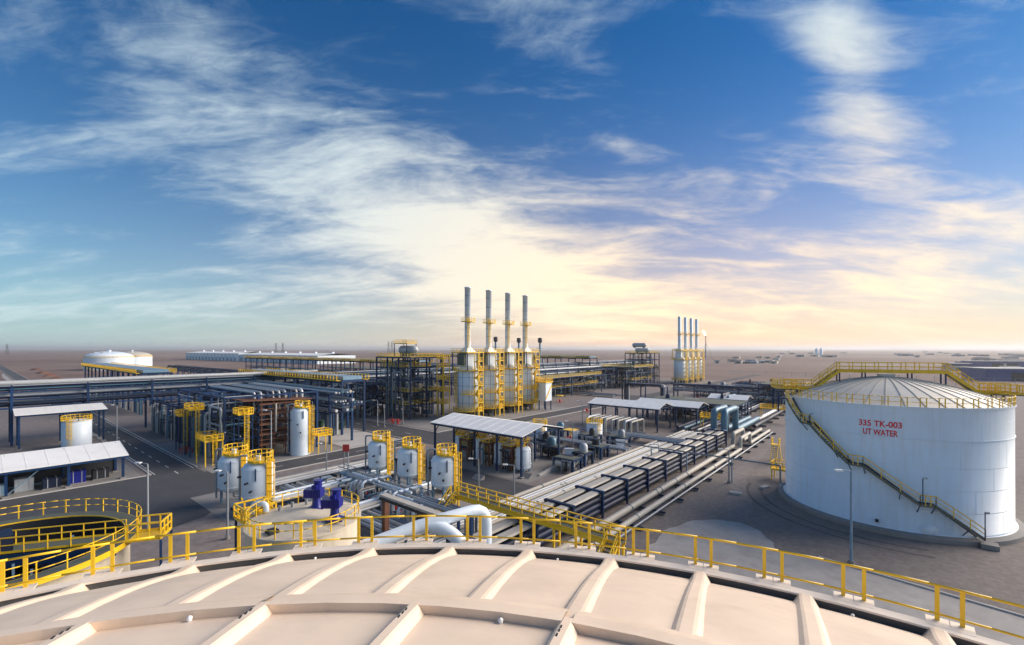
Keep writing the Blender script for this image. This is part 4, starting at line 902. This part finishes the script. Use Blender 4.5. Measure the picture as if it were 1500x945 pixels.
for q,(xx,yy,lb) in enumerate(((-60,35.4,'set of thick square pipe loops before the third vessel from the shelter'),(-52.5,35.2,'set of thick square pipe loops before the middle vessel'),(-46,33.4,'set of thick square pipe loops before the vessel at the walkway'))):
    gp = thing('pipe_loops', lb, 'pipes', (xx,yy,0), 0, 'thick square pipe loops')
    for k in range(4): goalpost(gp, k*.95, 0, 4.2+.5*(k%2), 2.3+.18*k, .21, ('white','alu','galv','white')[k], 'loop')
    for k in range(3): MB().tube([(-2.5,.8+k*.9,2.9),(4.5,.8+k*.9,2.9)], .16, 8).build('cross_pipe', M[('galv','white','pale')[k]], gp)
lw = thing('grated_walkway', 'light blue steel walkway with lattice sides among the pale pipes', 'walkway', (-69,39,0)); 
cbox('deck', lw, 0,22,-.6,.6,1.5,1.62, M['lblue'])
for y in (-.62,.62):
    cbox('top_chord', lw, 0,22,y-.04,y+.04,2.55,2.65, M['lblue']); cbox('bottom_chord', lw, 0,22,y-.05,y+.05,1.35,1.6, M['lblue'])
    for k in range(22): MB().bar((k,y,1.6),(k+1 if k%2 else k+1,y,2.6) if k%2==0 else (k+1,y,1.6),.05).build('lattice', M['lblue'], lw) if k%2==0 else MB().bar((k,y,2.6),(k+1,y,1.6),.05).build('lattice', M['lblue'], lw)
for k in range(5):
    for y in (-.5,.5): cbox('leg', lw, .4+5.2*k,.6+5.2*k,y-.08,y+.08,0,1.5, M['blue'])
# ------------------------------------------------------------------ shelters
shed('open_shelter', 'open shelter with white pitched roof and blue columns over small vessels', -69.6,-47.4,59,70.2,7.0,8.2,5)
for k,(x,y) in enumerate(((-66.0,63),(-61.0,63.4),(-55.4,63),(-50.0,62.6))):
    vessel(('first','second','third','last')[k]+' small white vessel under the pitched roof shelter, counted from the road side', x,y,1.35,.9,3.9,group='small vessels under the shelter',la=R(170))
for k,x in enumerate((-63.6,-58.2,-52.8)):
    t = tower(('first','middle','last')[k]+' brown pipe skid between the small vessels under the shelter', x-1.1,x+1.1,61.5,66.5,(2.4,4.2),2,2,50+k,14,2,colm='rust',name='pipe_skid')
shed('open_shelter', 'pitched roof pump shelter in front of the far pipe loops', -66.6,-46.6,114,123,6.0,7.2,6)
shed('open_shelter', 'smaller pitched roof shelter just past the pump shelter', -58,-40.6,126,134,5.6,6.8,4)
shed('open_shelter', 'tiny white canopy among the dark pipes before the desert', -47,-36,158,166,5.2,6.4,3)
shed('open_shelter', 'long lean-to shelter with a cream roof beside the open round tank', -104.8,-98.4,-36,16.6,3.8,5.2,9,mono=True,axis='y',roofm='wroof',rear='dark')
shed('open_shelter', 'tall narrow canopy over a white tank by the long pipe rack', -148.2,-142.4,6.6,20.4,7.4,8.3,3,mono=True,axis='y')
CR = [('dark steel crate nearest the road end under the lean-to shelter','dark'),('deep blue crate second from the road end under the lean-to shelter','pump'),('navy crate behind the lean-to shelter column nearest the road','dpipe'),
      ('galvanised box beside the diagonal braces of the lean-to shelter','galv'),('pale blue cabinet in the middle of the lean-to shelter','lblue'),('rust brown crate next to the pale cabinet in the shelter','rust'),
      ('black low crate left of the rust crate in the shelter','dark'),('bright blue crate at the picture edge under the lean-to shelter','pump')]
for k,(lb,mt) in enumerate(CR):
    b = thing('equipment_crate', lb, 'crate', (-101.4+(k%3)*.5,14-k*2.9,0), 0, 'crates under the lean-to shelter')
    hh = 1.5+.45*(k%2); cbox('body', b, -.9,.9,-1.0,1.0,.15,hh, M[mt]); cbox('lid', b, -.95,.95,-1.05,1.05,hh,hh+.08, M[mt]); cbox('pallet', b, -1,1,-1.1,1.1,0,.15, M['conc'])
    for q in (-.5,.5): cbox('strap', b, -.93,.93,q-.05,q+.05,.2,hh+.1, M['galv'])
def flat_tank(label, x, y, r, h, rail_=True, mat='white', group=None, la=R(-30), foot=True):
    t = thing('small_tank', label, 'tank', (x,y,0), 0, group)
    MB().lathe([(r,0),(r,h),(r*.5,h+r*.10),(.02,h+r*.14)], 32).build('shell', M[mat], t); MB().lathe([(r+.25,0),(r+.25,.25),(r,.25)], 32, sm=False).build('plinth', M['conc'], t)
    MB().lathe([(r,h-.06),(r+.07,h-.06),(r+.07,h+.05),(r,h+.05)], 32, sm=False).build('top_angle', M[mat], t)
    if rail_: MB().rail(arc(r,h,0,2*math.pi,20),1.1,99,.05).build('railing', M['yellow'], t); MB().ladder(((r+.25)*math.cos(la),(r+.25)*math.sin(la),.1),h+1,(math.cos(la),math.sin(la))).build('caged_ladder', M['yellow'], t)
    return t
flat_tank('white tank with yellow ladder under the tall narrow canopy', -138.2,15.2,2.5,5.8)
flat_tank('small white tank with yellow rail beside the pump shelter', -55.4,97.0,1.9,3.6)
flat_tank('small white tank with yellow rail behind the pitched roof of the shelter', -62.5,84.5,1.6,4.2)
pr = thing('pump_risers', 'row of square looped riser pipes in front of the pump shelter', 'pipes', (-61,103,0))
for k in range(8): goalpost(pr, k*1.75, 0, 7, 3.8, .22 if k%3 else .34, 'pale' if k%2 else 'galv')
for k in range(5): MB().tube([(-2,1.2*k,.6),(14,1.2*k,.6)], .16, 6).build('header', M['galv'], pr)
bank('pale pipes crossing from the shelter to the pipeway', [(.3,1.3,.2,'galv'),(1,1.3,.26,'pale'),(1.8,1.3,.2,'galv'),(2.5,1.3,.24,'alu')], 84, 87, -68, -41, 5, along='x', zs=1.0)
bank('pale pipes crossing in front of the pump shelter', [(.3,1.3,.2,'galv'),(1,1.3,.26,'pale'),(1.8,1.3,.2,'alu'),(2.6,1.3,.3,'galv'),(3.4,1.3,.2,'galv')], 98.5, 102.5, -52, -34, 5, along='x', zs=1.0)
sk = random.Random(9)
skl = ['beside the shelter corner','next to the pipe crossing','near the white switch panel','close to the pipeway edge','before the riser pipes','by the small white tank','under the pale pipes','at the gravel corner']
for k,(x,y) in enumerate(((-52,75),(-45.5,74),(-57,79.5),(-45.8,80.6),(-52.5,90),(-46.5,92),(-62,91),(-44.6,68.5))):
    t = tower('low dark pump skid with thin pipes '+skl[k], x-2.0,x+2.0,y-1.4,y+1.4,(2.3,),2,2,70+k,12,3,name='pump_skid',rails=False,colm='blue')
for k,(x,y) in enumerate(((-46.6,72.2),(-42.8,85.5),(-55.2,88.2))):
    p = thing('switch_panel', ('white switch panel at the gravel edge by the shelter','white switch panel among the pump skids near the pipeway','white switch panel in front of the small white tank')[k], 'panel', (x,y,0), R(40), 'white panels')
    cbox('board', p, -.8,.8,-.08,.08,.9,2.9, M['panel']); cbox('post', p, -.7,-.55,-.05,.05,0,.9, M['lblue']); cbox('post', p, .55,.7,-.05,.05,0,.9, M['lblue']); cbox('hood', p, -.9,.9,-.3,.2,2.9,2.98, M['panel'])
w_ = thing('low_wall', 'low pale concrete wall with a sloping end at the shelter corner', 'wall', (-46.3,62,0))
MB().add([(0,0,0),(.4,0,0),(.4,8,0),(0,8,0),(0,0,.3),(.4,0,.3),(.4,8,1.3),(0,8,1.3)], [(0,3,2,1),(4,5,6,7),(0,1,5,4),(1,2,6,5),(2,3,7,6),(3,0,4,7)]).build('concrete', M['concl'], w_)
# yellow platforms by the pipes and the big tank
yplat('yellow railed platform over the pipes past the expansion loops', -36.5,126,3.4,6,2.4,0,'yellow platforms over the pipes',False)
yplat('long yellow platform over the pipes far behind the big tank edge', -26,152,4.0,9,2.6,0,'yellow platforms over the pipes',False)
yplat('yellow platform low beside the foot of the big tank', -14.3,86.6,1.7,2.6,2.6,0,'yellow platforms over the pipes')
ys = thing('stile_stair', 'yellow pipe stile with two steep ladders at the side of the big tank', 'staircase', (-17.2,98.5,0))
for k in (-1,1):
    for q in (-.5,.5): MB().bar((q,k*2.6,0),(q,k*.7,3.4),.1,.24).build('stringer', M['yellow'], ys)
    for j in range(9): MB().bar((-.5,k*(2.5-.2*j),.3+.36*j),(.5,k*(2.5-.2*j),.3+.36*j),.24,.05).build('tread', M['grate'], ys)
cbox('deck', ys, -.6,.6,-.75,.75,3.36,3.46, M['yellow']); MB().rail([(-.6,-.7,3.46),(-.6,.7,3.46)],1.1,.7,.05).build('railing', M['yellow'], ys); MB().rail([(.6,-.7,3.46),(.6,.7,3.46)],1.1,.7,.05).build('railing', M['yellow'], ys)
br_ = thing('pipe_bridge', 'tall square pipe bridge over the road behind the pump shelter', 'pipe bridge', (-83,170,0))
for k in range(3): MB().tube([(0,1.4*k,0),(0,1.4*k,7.4),(15,1.4*k,7.4),(15,1.4*k,.8),(34,1.4*k,.8)], .5, 10).build('pipe', M['dpipe' if k<2 else 'alu'], br_)
for x in (-.9,7,15.9):
    for y in (-.8,3.6): cbox('column', br_, x-.2,x+.2,y-.2,y+.2,0,7.0, M['blue'])
    cbox('beam', br_, x-.15,x+.15,-.6,3.4,6.5,6.85, M['blue'])
bank('long dark pipes on the ground between heaters and pump shelter', [(0,.9,.45,'dpipe'),(1.3,.9,.4,'teal'),(2.5,.9,.35,'alu')], 182, 186, -330, -95, 12, along='x')
tower('blue pipe structure with silver ducts beyond the loops', -40, -24, 196, 214, (4,8), 4, 3, 61, 40, 10, rails=False)
tower('pipe frame with dark drums behind the pump shelters', -60, -34, 138, 152, (3.2,5.6), 4, 3, 62, 50, 12, rails=False)
# ------------------------------------------------------------------ denser pipework in the middle distance
tower('dark pipe packed frame between the long rack and the module', -149, -128, 31, 50, (4.4,8.2), 4, 3, 81, 60, 20, rails=False, topfloor=False, drk=True)
tower('dark pipe packed frame under the long rack past the road crossing', -149.5, -126, 79, 95, (4.2,7.6,10.4), 4, 3, 82, 70, 20, rails=False, topfloor=False, drk=True)
tower('blue frame of pipes beyond the long rack in front of the air coolers', -205, -160, 52, 72, (4.8,8.6), 6, 3, 83, 60, 20, rails=False, topfloor=False)
tower('blue frame of pipes beyond the long rack near the domed tanks', -270, -200, 60, 84, (5,9), 7, 3, 84, 60, 20, rails=False, topfloor=False)
tower('long dense pipe frame behind the road past the last near heater', -150, -118, 206, 230, (4.5,8,11), 6, 3, 85, 80, 22, rails=False, topfloor=False)
rack('pipe_rack', 'wide blue pipe rack leading from the last near heater towards the far tower', -133, -126, 146, 262, (7.0,9.2,11.2), 10, pipes_for(rg_, 7, (7.0,9.2,11.2), 0), top=.4)
rack('pipe_rack', 'far cross rack with dark pipes beyond the steel tower', -300, -160, 205, 212, (7.5,10), 14, pipes_for(rg_, 7, (7.5,10), 0), 'x')
rack('pipe_rack', 'low dark pipe rack behind the pump shelters ending near the big tank', -76, -22, 204, 209, (3.4,5.4), 9, pipes_for(rg_, 5, (3.4,5.4), 0), 'x')
for k,(x0,x1,y0,y1,lb) in enumerate(((-70,-52,216,228,'low pipe skid right of the far heaters, nearest the road'),(-48,-30,224,238,'low pipe skid on the plain beyond the square loops'),(-62,-44,246,262,'low pipe skid beside the far fence near the heaters'),(-30,-14,182,194,'low pipe skid close to the edge of the big tank'))):
    tower(lb, x0,x1,y0,y1,(2.6,4.6), 3, 3, 90+k, 36, 9, rails=False, name='pipe_skid', topfloor=False)
for k,(px,py,r,h_,lb) in enumerate(((378,548,5,6,'white drum tank between the air cooler rows, first of four'),(395,547,5,6,'white drum tank between the air cooler rows, second of four'),(412,547,5,6,'white drum tank between the air cooler rows, third of four'),(436,551,4.5,7,'white drum tank between the air cooler rows, nearest the module'))):
    x,y = ground(px,py+5); flat_tank(lb, x,y,r,h_,False,'white','white drum tanks')
fr = random.Random(23)
def dress(par, specs, L):
    for i,(x,z,r,mt) in enumerate(specs):
        for k in range(7):
            y = fr.uniform(3,L-3); MB().lathe([(r,-.05),(r+.09,-.05),(r+.09,.05),(r,.05)], 12, sm=False).build('flange', M['galv'], par, (x,y,z)).rotation_euler = (math.pi/2,0,0)
pb = next(o for o in COL.objects if o.get('label','').startswith('bank of pale parallel')); dress(pb, [(.4,.9,.30,0),(2.6,.9,.26,0),(4.5,.9,.26,0),(6.6,1.0,.3,0)], 106)
pb = next(o for o in COL.objects if o.get('label','').startswith('two thick pale')); dress(pb, [(.5,1.05,.42,0),(2.4,.95,.34,0)], 90)
yplat('small yellow landing at the side of the cream mixing tank', -41.6,15.6,7.3,2.4,2.4,0,'yellow platforms over the pipes')
# ------------------------------------------------------------------ far things
def dome_tank(label, x, y, r, h, rise, roofm='white'):
    t = thing('storage_tank', label, 'tank', (x,y,0), 0, 'distant domed tanks')
    MB().lathe([(r,0),(r,h)], 48).build('shell', M['tankw'], t)
    MB().lathe([(r+.15,h-.2),(r+.15,h)]+[(r*math.cos(R(90)*k/8), h+rise*math.sin(R(90)*k/8)) for k in range(8)]+[(.05,h+rise)], 48).build('dome', M[roofm], t)
    MB().rail(arc(r,h,0,2*math.pi,40),1.4,99,.1).build('railing', M['yellow'], t); MB().cyl(0,0,h+rise-.2,h+rise+1.2,1.5,12).build('vent', M['tankw'], t)
    for k in range(5):
        a = YAW+R(200+28*k); cbox('roof_hatch', t, -.8,.8,-.8,.8,h+rise*.72,h+rise*.72+1.0, M['rust' if k%2 else 'tankw']).location = (r*.62*math.cos(a), r*.62*math.sin(a), h+rise*.75)
    st_ = MB()
    for k in range(16):
        a0, a1 = YAW+R(180+6*k), YAW+R(186+6*k); st_.bar(((r+.8)*math.cos(a0),(r+.8)*math.sin(a0),h-h*k/16),((r+.8)*math.cos(a1),(r+.8)*math.sin(a1),h-h*(k+1)/16),1.2,.4)
    st_.build('spiral_stair', M['yellow'], t); return t
x,y = ground(160,541.5); dome_tank('white domed tank far off, nearer of the two at the rack', x,y,20,12.5,6.5)
x,y = ground(193,536.5); dome_tank('cream domed tank far off, half hidden behind the white one', x,y,20,12.0,6.5,'pale')
def warehouse(label, p, q, z, depth):
    (x0,y0),(x1,y1) = p, q; L = math.hypot(x1-x0,y1-y0); s = thing('warehouse', label, 'building', (x0,y0,0), math.atan2(y1-y0,x1-x0), 'long white warehouses')
    cbox('wall', s, 0,L,0,depth,0,z, M['white'])
    MB().add([(-1,-1.5,z),(L+1,-1.5,z),(L+1,depth/2,z+3),(-1,depth/2,z+3),(L+1,depth+1.5,z),(-1,depth+1.5,z)], [(0,1,2,3),(3,2,4,5)]).build('roof', M['wroof'], s)
    n = int(L/16)
    for k in range(n): cbox('bay_door', s, 16*k+4,16*k+12,-.15,.05,0,6.5, M['lblue']); cbox('pilaster', s, 16*k,16*k+.8,-.3,-.02,0,z-.5, M['lblue'])
    for k in range(0,n,3): cbox('roof_vent', s, 16*k+6,16*k+9,depth/2-1.5,depth/2+1.5,z+2.9,z+5, M['white'])
p = ground(272,516.4,14); q = ground(349,517.4,14); e = ground(465,519.2,14)
warehouse('long white warehouse on the horizon, nearer the domed tanks', p, q, 13.5, 60); 
warehouse('long pale warehouse on the horizon, nearer the steel tower', ground(351,518.2,13), ground(465,520.0,13), 12.0, 60)
def pylon(px, py, h, lab):
    x,y = ground(px,py); t = thing('transmission_pylon', lab, 'pylon', (x,y,0), YAW, 'pylons on the horizon'); b = h*.10
    for sx in (-1,1):
        for sy in (-1,1): MB().bar((sx*b,sy*b,0),(sx*.6,sy*.6,h),.5).build('leg', M['dark'], t)
    br = MB()
    for k in range(8):
        z0, z1 = h*k/8, h*(k+1)/8; w0 = b+(.6-b)*k/8; w1 = b+(.6-b)*(k+1)/8
        for sy in (-1,1): br.bar((-w0,sy*w0,z0),(w1,sy*w1,z1),.3); br.bar((w0,sy*w0,z0),(-w1,sy*w1,z1),.3)
    br.build('bracing', M['dark'], t)
    for z,w in ((h*.72,7),(h*.84,6),(h*.96,5)): MB().bar((-w,0,z),(w,0,z),.6).build('cross_arm', M['dark'], t)
for px,py,h,l in ((404,519,44,'thin pylon above the warehouses, first of its pair'),(414,519.3,44,'thin pylon above the warehouses, second of its pair'),(569,519,50,'thin pylon beyond the air coolers, first of its pair'),(574,519.4,50,'thin pylon beyond the air coolers, second of its pair'),(10,519,40,'thin pylon at the far edge over the brown plain')): pylon(px,py,h,l)
for px,h,l in ((726,33,'thin dark vent stack seen between the second and third heater'),(760,32,'thin dark vent stack seen between the third and fourth heater'),(791,32,'thin dark vent stack just past the fourth heater')):
    Y = 430; X = (px-750)/FPX*Y; t = thing('vent_stack', l, 'stack', (CA*X-SA*Y,SA*X+CA*Y,0), 0, 'thin vent stacks')
    MB().cyl(0,0,0,h-4,.9,10).build('pipe', M['lblue'], t); MB().lathe([(.9,h-5),(2.0,h-4),(2.0,h-.6),(1.2,h)], 12).build('head', M['dark'], t); cbox('platform', t, -2.2,2.2,-2.2,2.2,h-10,h-9.6, M['lblue'])
    for k in range(3): a = 2.1*k; MB().bar((8*math.cos(a),8*math.sin(a),0),(.5*math.cos(a),.5*math.sin(a),h*.6),.35).build('stay', M['lblue'], t)
Y = 900; X = (1034-750)/FPX*Y
fl = thing('flare_stack', 'slender flare stack with a small flame against the sunset', 'flare stack', (CA*X-SA*Y,SA*X+CA*Y,0))
MB().lathe([(1.0,0),(.7,46),(1.2,46.5),(1.2,48)], 10).build('stack', M['lblue'], fl)
for k in range(3):
    a = 2.094*k; MB().bar((14*math.cos(a),14*math.sin(a),0),(.7*math.cos(a),.7*math.sin(a),32),.3).build('guy', M['dark'], fl)
fm = bpy.data.materials.new('flame'); fm.use_nodes = True; ft = fm.node_tree; ft.nodes.clear(); em = ft.nodes.new('ShaderNodeEmission'); em.inputs[0].default_value = (1,.62,.22,1); em.inputs[1].default_value = 3.0
ft.links.new(em.outputs[0], ft.nodes.new('ShaderNodeOutputMaterial').inputs[0])
o = MB().lathe([(.1,0),(1.6,1.5),(2.3,4),(1.9,7),(1.0,10),(.05,12.5)], 12).build('flame', fm, fl, (0,0,47.5)); o.rotation_euler = (R(12),R(-24),0)
rf = random.Random(17)
def far_building(px, py, w, d, h, mt, label, grp, ang=0):
    x,y = ground(px,py); b = thing('far_building', label, 'building', (x,y,0), ang, grp)
    cbox('wall', b, -w/2,w/2,-d/2,d/2,0,h, M[mt]); cbox('roof', b, -w/2-.5,w/2+.5,-d/2-.5,d/2+.5,h,h+.5, M['farb' if mt!='farb' else 'conc'])
    cbox('doorway', b, -w*.2,w*.2,-d/2-.1,-d/2+.05,0,h*.7, M['dark'])
for k in range(15):
    px = rf.uniform(1045,1150); py = rf.uniform(521,533); far_building(px,py,rf.uniform(5,16),rf.uniform(5,12),rf.uniform(2.5,4.5),rf.choice(('farb','farb','lblue','farb')),'small low building in the distant camp between flare and big tank','camp buildings before the big tank',rf.choice((0,R(20),R(90))))
for k in range(26):
    px = rf.uniform(1395,1500); py = rf.choice((rf.uniform(519,526),rf.uniform(526,548))); far_building(px,py,rf.uniform(10,34),rf.uniform(8,22),rf.uniform(3,6),rf.choice(('farb','farbl','lblue','farb')),'small low shed in the distant depot beyond the tank roof','depot sheds beyond the tank roof',rf.choice((0,R(15),R(90))))
for k in range(16):
    px = rf.uniform(1130,1420); py = rf.uniform(516,524); far_building(px,py,rf.uniform(10,40),rf.uniform(8,22),rf.uniform(3,6),rf.choice(('farb','farb','lblue')),'pale speck of a building on the plain behind the roof walkway','buildings behind the roof walkway')
far_building(1486,557,46,24,8,'farbl','bright blue sheet metal shed at the picture edge behind the tank',None,R(25))
far_building(1462,538,60,20,7,'farbl','dark blue shed in the depot behind the tank roof',None,R(25))
for k,px in enumerate((1196.5,1203)):
    Y = 1300; X = (px-750)/FPX*Y; t = thing('silo', ('first','second')[k]+' of two tiny white silos on the horizon left of the roof walkway', 'silo', (CA*X-SA*Y,SA*X+CA*Y,0), 0, 'twin silos')
    MB().lathe([(4,0),(4,20),(1,23)], 14).build('shell', M['white'], t); MB().cyl(0,0,22.5,25,.6,8).build('vent', M['galv'], t)
# perimeter fence, spoil heaps, wind-blown rubble
def fence(label, p, q, step=9.0, h=3.2):
    (x0,y0),(x1,y1) = p,q; L = math.hypot(x1-x0,y1-y0); s = thing('perimeter_fence', label, 'fence', (x0,y0,0), math.atan2(y1-y0,x1-x0))
    n = int(L/step); pm_ = MB().box(-.12,.12,-.12,.12,0,h).mesh('fence_post', M['galv'])
    for k in range(n+1): put('fence_post', pm_, s, (L*k/n,0,0))
    for z in (.4,1.2,2.0,2.8,h): MB().bar((0,0,z),(L,0,z),.07).build('wire', M['galv'], s)
fence('long thin fence across the plain right of the far heaters', (-108,418), (150,418)); fence('nearer thin fence line before the desert camp', (-20,345), (90,345))
fence('thin fence beside the empty road on the far plain', (-520,16), (-330,16))
def heap(label, px, py, r, h, mt, seed):
    x,y = ground(px,py); rng = random.Random(seed); vs = []; fs = []; N = 18; K = 6
    for i in range(K+1):
        for k in range(N):
            a = 2*math.pi*k/N; rr_ = r*(1-i/K)*(1+.18*math.sin(3*a+seed)+rng.uniform(-.08,.08)); vs.append((rr_*math.cos(a)*1.6, rr_*math.sin(a), h*math.sin(math.pi/2*i/K)+rng.uniform(-.1,.1)*h*(0<i<K)))
    for i in range(K):
        for k in range(N): fs.append((i*N+k, i*N+(k+1)%N, (i+1)*N+(k+1)%N, (i+1)*N+k))
    o = MB().add(vs,fs,True).build('spoil_heap', M[mt], None, (x,y,0), R(-20)); tag(o, label, 'heap', 'brown heaps by the far road')
for k,(px,py,r) in enumerate(((52,542,4.5),(62,547,4.5),(72,551,4),(82,556,4))): heap(('first and farthest','second','third','last and nearest')[k]+' of the brown spoil heaps beside the far road', px,py,r,1.8,'rust',k)
sheet('asphalt_road_plain', -1200, -700, 20, 26.5, .012, M['asph'])
# ------------------------------------------------------------------ street furniture
x,y = ground(1247,826); lamp_post('tall blue lamp post standing in front of the big white tank', x,y,9.2,YAW+R(180),'lblue')
LP = [(171,648,8.4,'slim lamp post by the road behind the lean-to shelter'),(397,690,10.5,'tall grey lamp post in front of the rusty scaffold'),(252,640,7.5,'pale lamp post at the loop pipes of the module'),
      (553,624,7,'lamp post at the far side of the crossroads, first'),(563,626,6,'lamp post beside the tower pad, second at the crossroads'),(590,622,7.5,'lamp post nearest the tall steel tower'),
      (701,716,4.4,'short lamp post on the apron in front of the shelter'),(753,738,5.2,'short lamp post beside the pale pipe bank'),(216,790,8.4,'lamp post rising behind the open round tank'),
      (333,790,7.5,'lamp post at the corner of the vessel slab'),(853,622,6.5,'lamp post near the pump shelter corner'),(1068,708,5.2,'lamp post among the thick pale pipes'),(839,660,6.0,'lamp post at the gravel beside the pump skids'),(478,700,5.5,'short lamp post over the pipes near the red sign'),
      (965,690,4.5,'short lamp post on the stacked pipe rack side'),(1002,606,9,'lamp post by the road before the far heaters')]
for px,py,h,l in LP: x,y = ground(px,py); lamp_post(l, x,y,h,YAW+R(170))
x,y = ground(507,700); sg = thing('red_sign', 'square red safety sign on two pale posts by the pipes', 'sign', (x,y,0), YAW)
for sx in (-.35,.35): cbox('post', sg, sx-.07,sx+.07,-.07,.07,0,4.6, M['galv'])
cbox('board', sg, -.55,.55,-.14,-.08,4.4,5.6, M['red'])
def hydrant(px, py, lab, yel=False):
    x,y = ground(px,py); h = thing('fire_hydrant', lab, 'hydrant', (x,y,0), 0, 'red fire hydrants')
    MB().lathe([(.3,0),(.3,.1),(.2,.12),(.2,1.1),(.28,1.12),(.28,1.2),(.15,1.45),(.02,1.5)], 12).build('barrel', M['red'], h)
    MB().tube([(-.5,0,.8),(.5,0,.8)], .12, 8).build('outlet', M['red'], h)
    if yel: MB().tube([(0,0,1.4),(0,0,2.4),(1.2,0,2.7)], .16, 8).build('monitor', M['yellow'], h); cbox('guard', h, -1.3,1.3,-1.3,1.3,2.9,3.0, M['yellow'])
    for sx in (-.9,.9): MB().tube([(sx,-.9,0),(sx,-.9,1.0),(sx,.9,1.0),(sx,.9,0)], .08, 6).build('guard_hoop', M['red'], h)
for px,py,l,yl in ((575,620,'red hydrant past the crossroads, one of two side by side',False),(583,621,'red hydrant past the crossroads nearer the tower, one of two',False),(272,664,'red hydrant at the dark module near the road',False),(820,590,'red hydrant with yellow monitor past the last near heater',True),(860,604,'red hydrant at the pump shelter corner',False),(836,648,'hydrant with yellow monitor on the gravel by the shelter end',True),(1022,584,'red hydrant by the far road before the far heaters',False)): hydrant(px,py,l,yl)
for k,(px,py) in enumerate(((497,629),(467,626))):
    x,y = ground(px,py); b = thing('waste_bin', ('dark green waste skip on the pale pad','dark green waste skip half behind the white vessel')[k], 'bin', (x,y,0), YAW, 'waste skips')
    MB().add([(-.9,-.7,.2),(.9,-.7,.2),(.9,.7,.2),(-.9,.7,.2),(-1.15,-.9,1.7),(1.15,-.9,1.7),(1.15,.9,1.7),(-1.15,.9,1.7)], [(0,3,2,1),(4,5,6,7),(0,1,5,4),(1,2,6,5),(2,3,7,6),(3,0,4,7)]).build('body', M['green'], b)
    cbox('lid', b, -1.2,1.2,-.95,.95,1.7,1.85, M['green'])
    for sx in (-.8,.8): cbox('skid', b, sx-.1,sx+.1,-.7,.7,0,.2, M['dark'])
tl = thing('service_pipe', 'thin pale service pipe reaching across the pipeway to the big tank', 'pipe')
MB().tube([(-47,79,.5),(-47,79,3.9),(-13.2,79,3.9),(-13.2,79,1.2),(-12.4,79,1.2)], .13, 8).build('pipe', M['galv'], tl)
for x in (-44,-33.5,-27.2,-20): MB().bar((x,79,0),(x,79,3.75),.16).build('post', M['lblue'], tl)
for k,(px,py) in enumerate(((1078,724),(1165,735),(1120,715))):
    x,y = ground(px,py); o = MB().box(-.8,.8,-.4,.4,0,.3).build('concrete_block', M['concl'], None, (x,y,0), R(10+30*k)); tag(o, ('flat concrete block on the gravel below the thick pipes','small concrete block near the foot of the big tank','concrete block between pipes and tank platform')[k], 'block', 'concrete blocks')
for k,(px,py) in enumerate(((770,700),(700,702))):
    x,y = ground(px,py); o = MB().add([(-1,-.6,0),(1,-.6,0),(1,.6,0),(-1,.6,0),(-1,.6,.7),(1,.6,.7)],[(0,1,5,4),(0,3,2,1),(2,3,4,5),(0,4,3),(1,2,5)]).build('ramp', M['conc'], None, (x,y,0), 0); tag(o, ('small concrete ramp at the shelter end','small concrete ramp in front of the shelter')[k], 'ramp', 'ramps at the shelter')
# ------------------------------------------------------------------ air
hm = bpy.data.materials.new('haze'); hm.use_nodes = True; ht = hm.node_tree; ht.nodes.clear(); pv = ht.nodes.new('ShaderNodeVolumePrincipled')
pv.inputs['Color'].default_value = (.93,.95,1,1); pv.inputs['Density'].default_value = 1.3e-4; pv.inputs['Anisotropy'].default_value = .35
ht.links.new(pv.outputs[0], ht.nodes.new('ShaderNodeOutputMaterial').inputs['Volume'])
hz_ = MB().box(-S-50,S+50,-S-50,S+50,-3,70).build('haze', hm); hz_['kind'] = 'stuff'
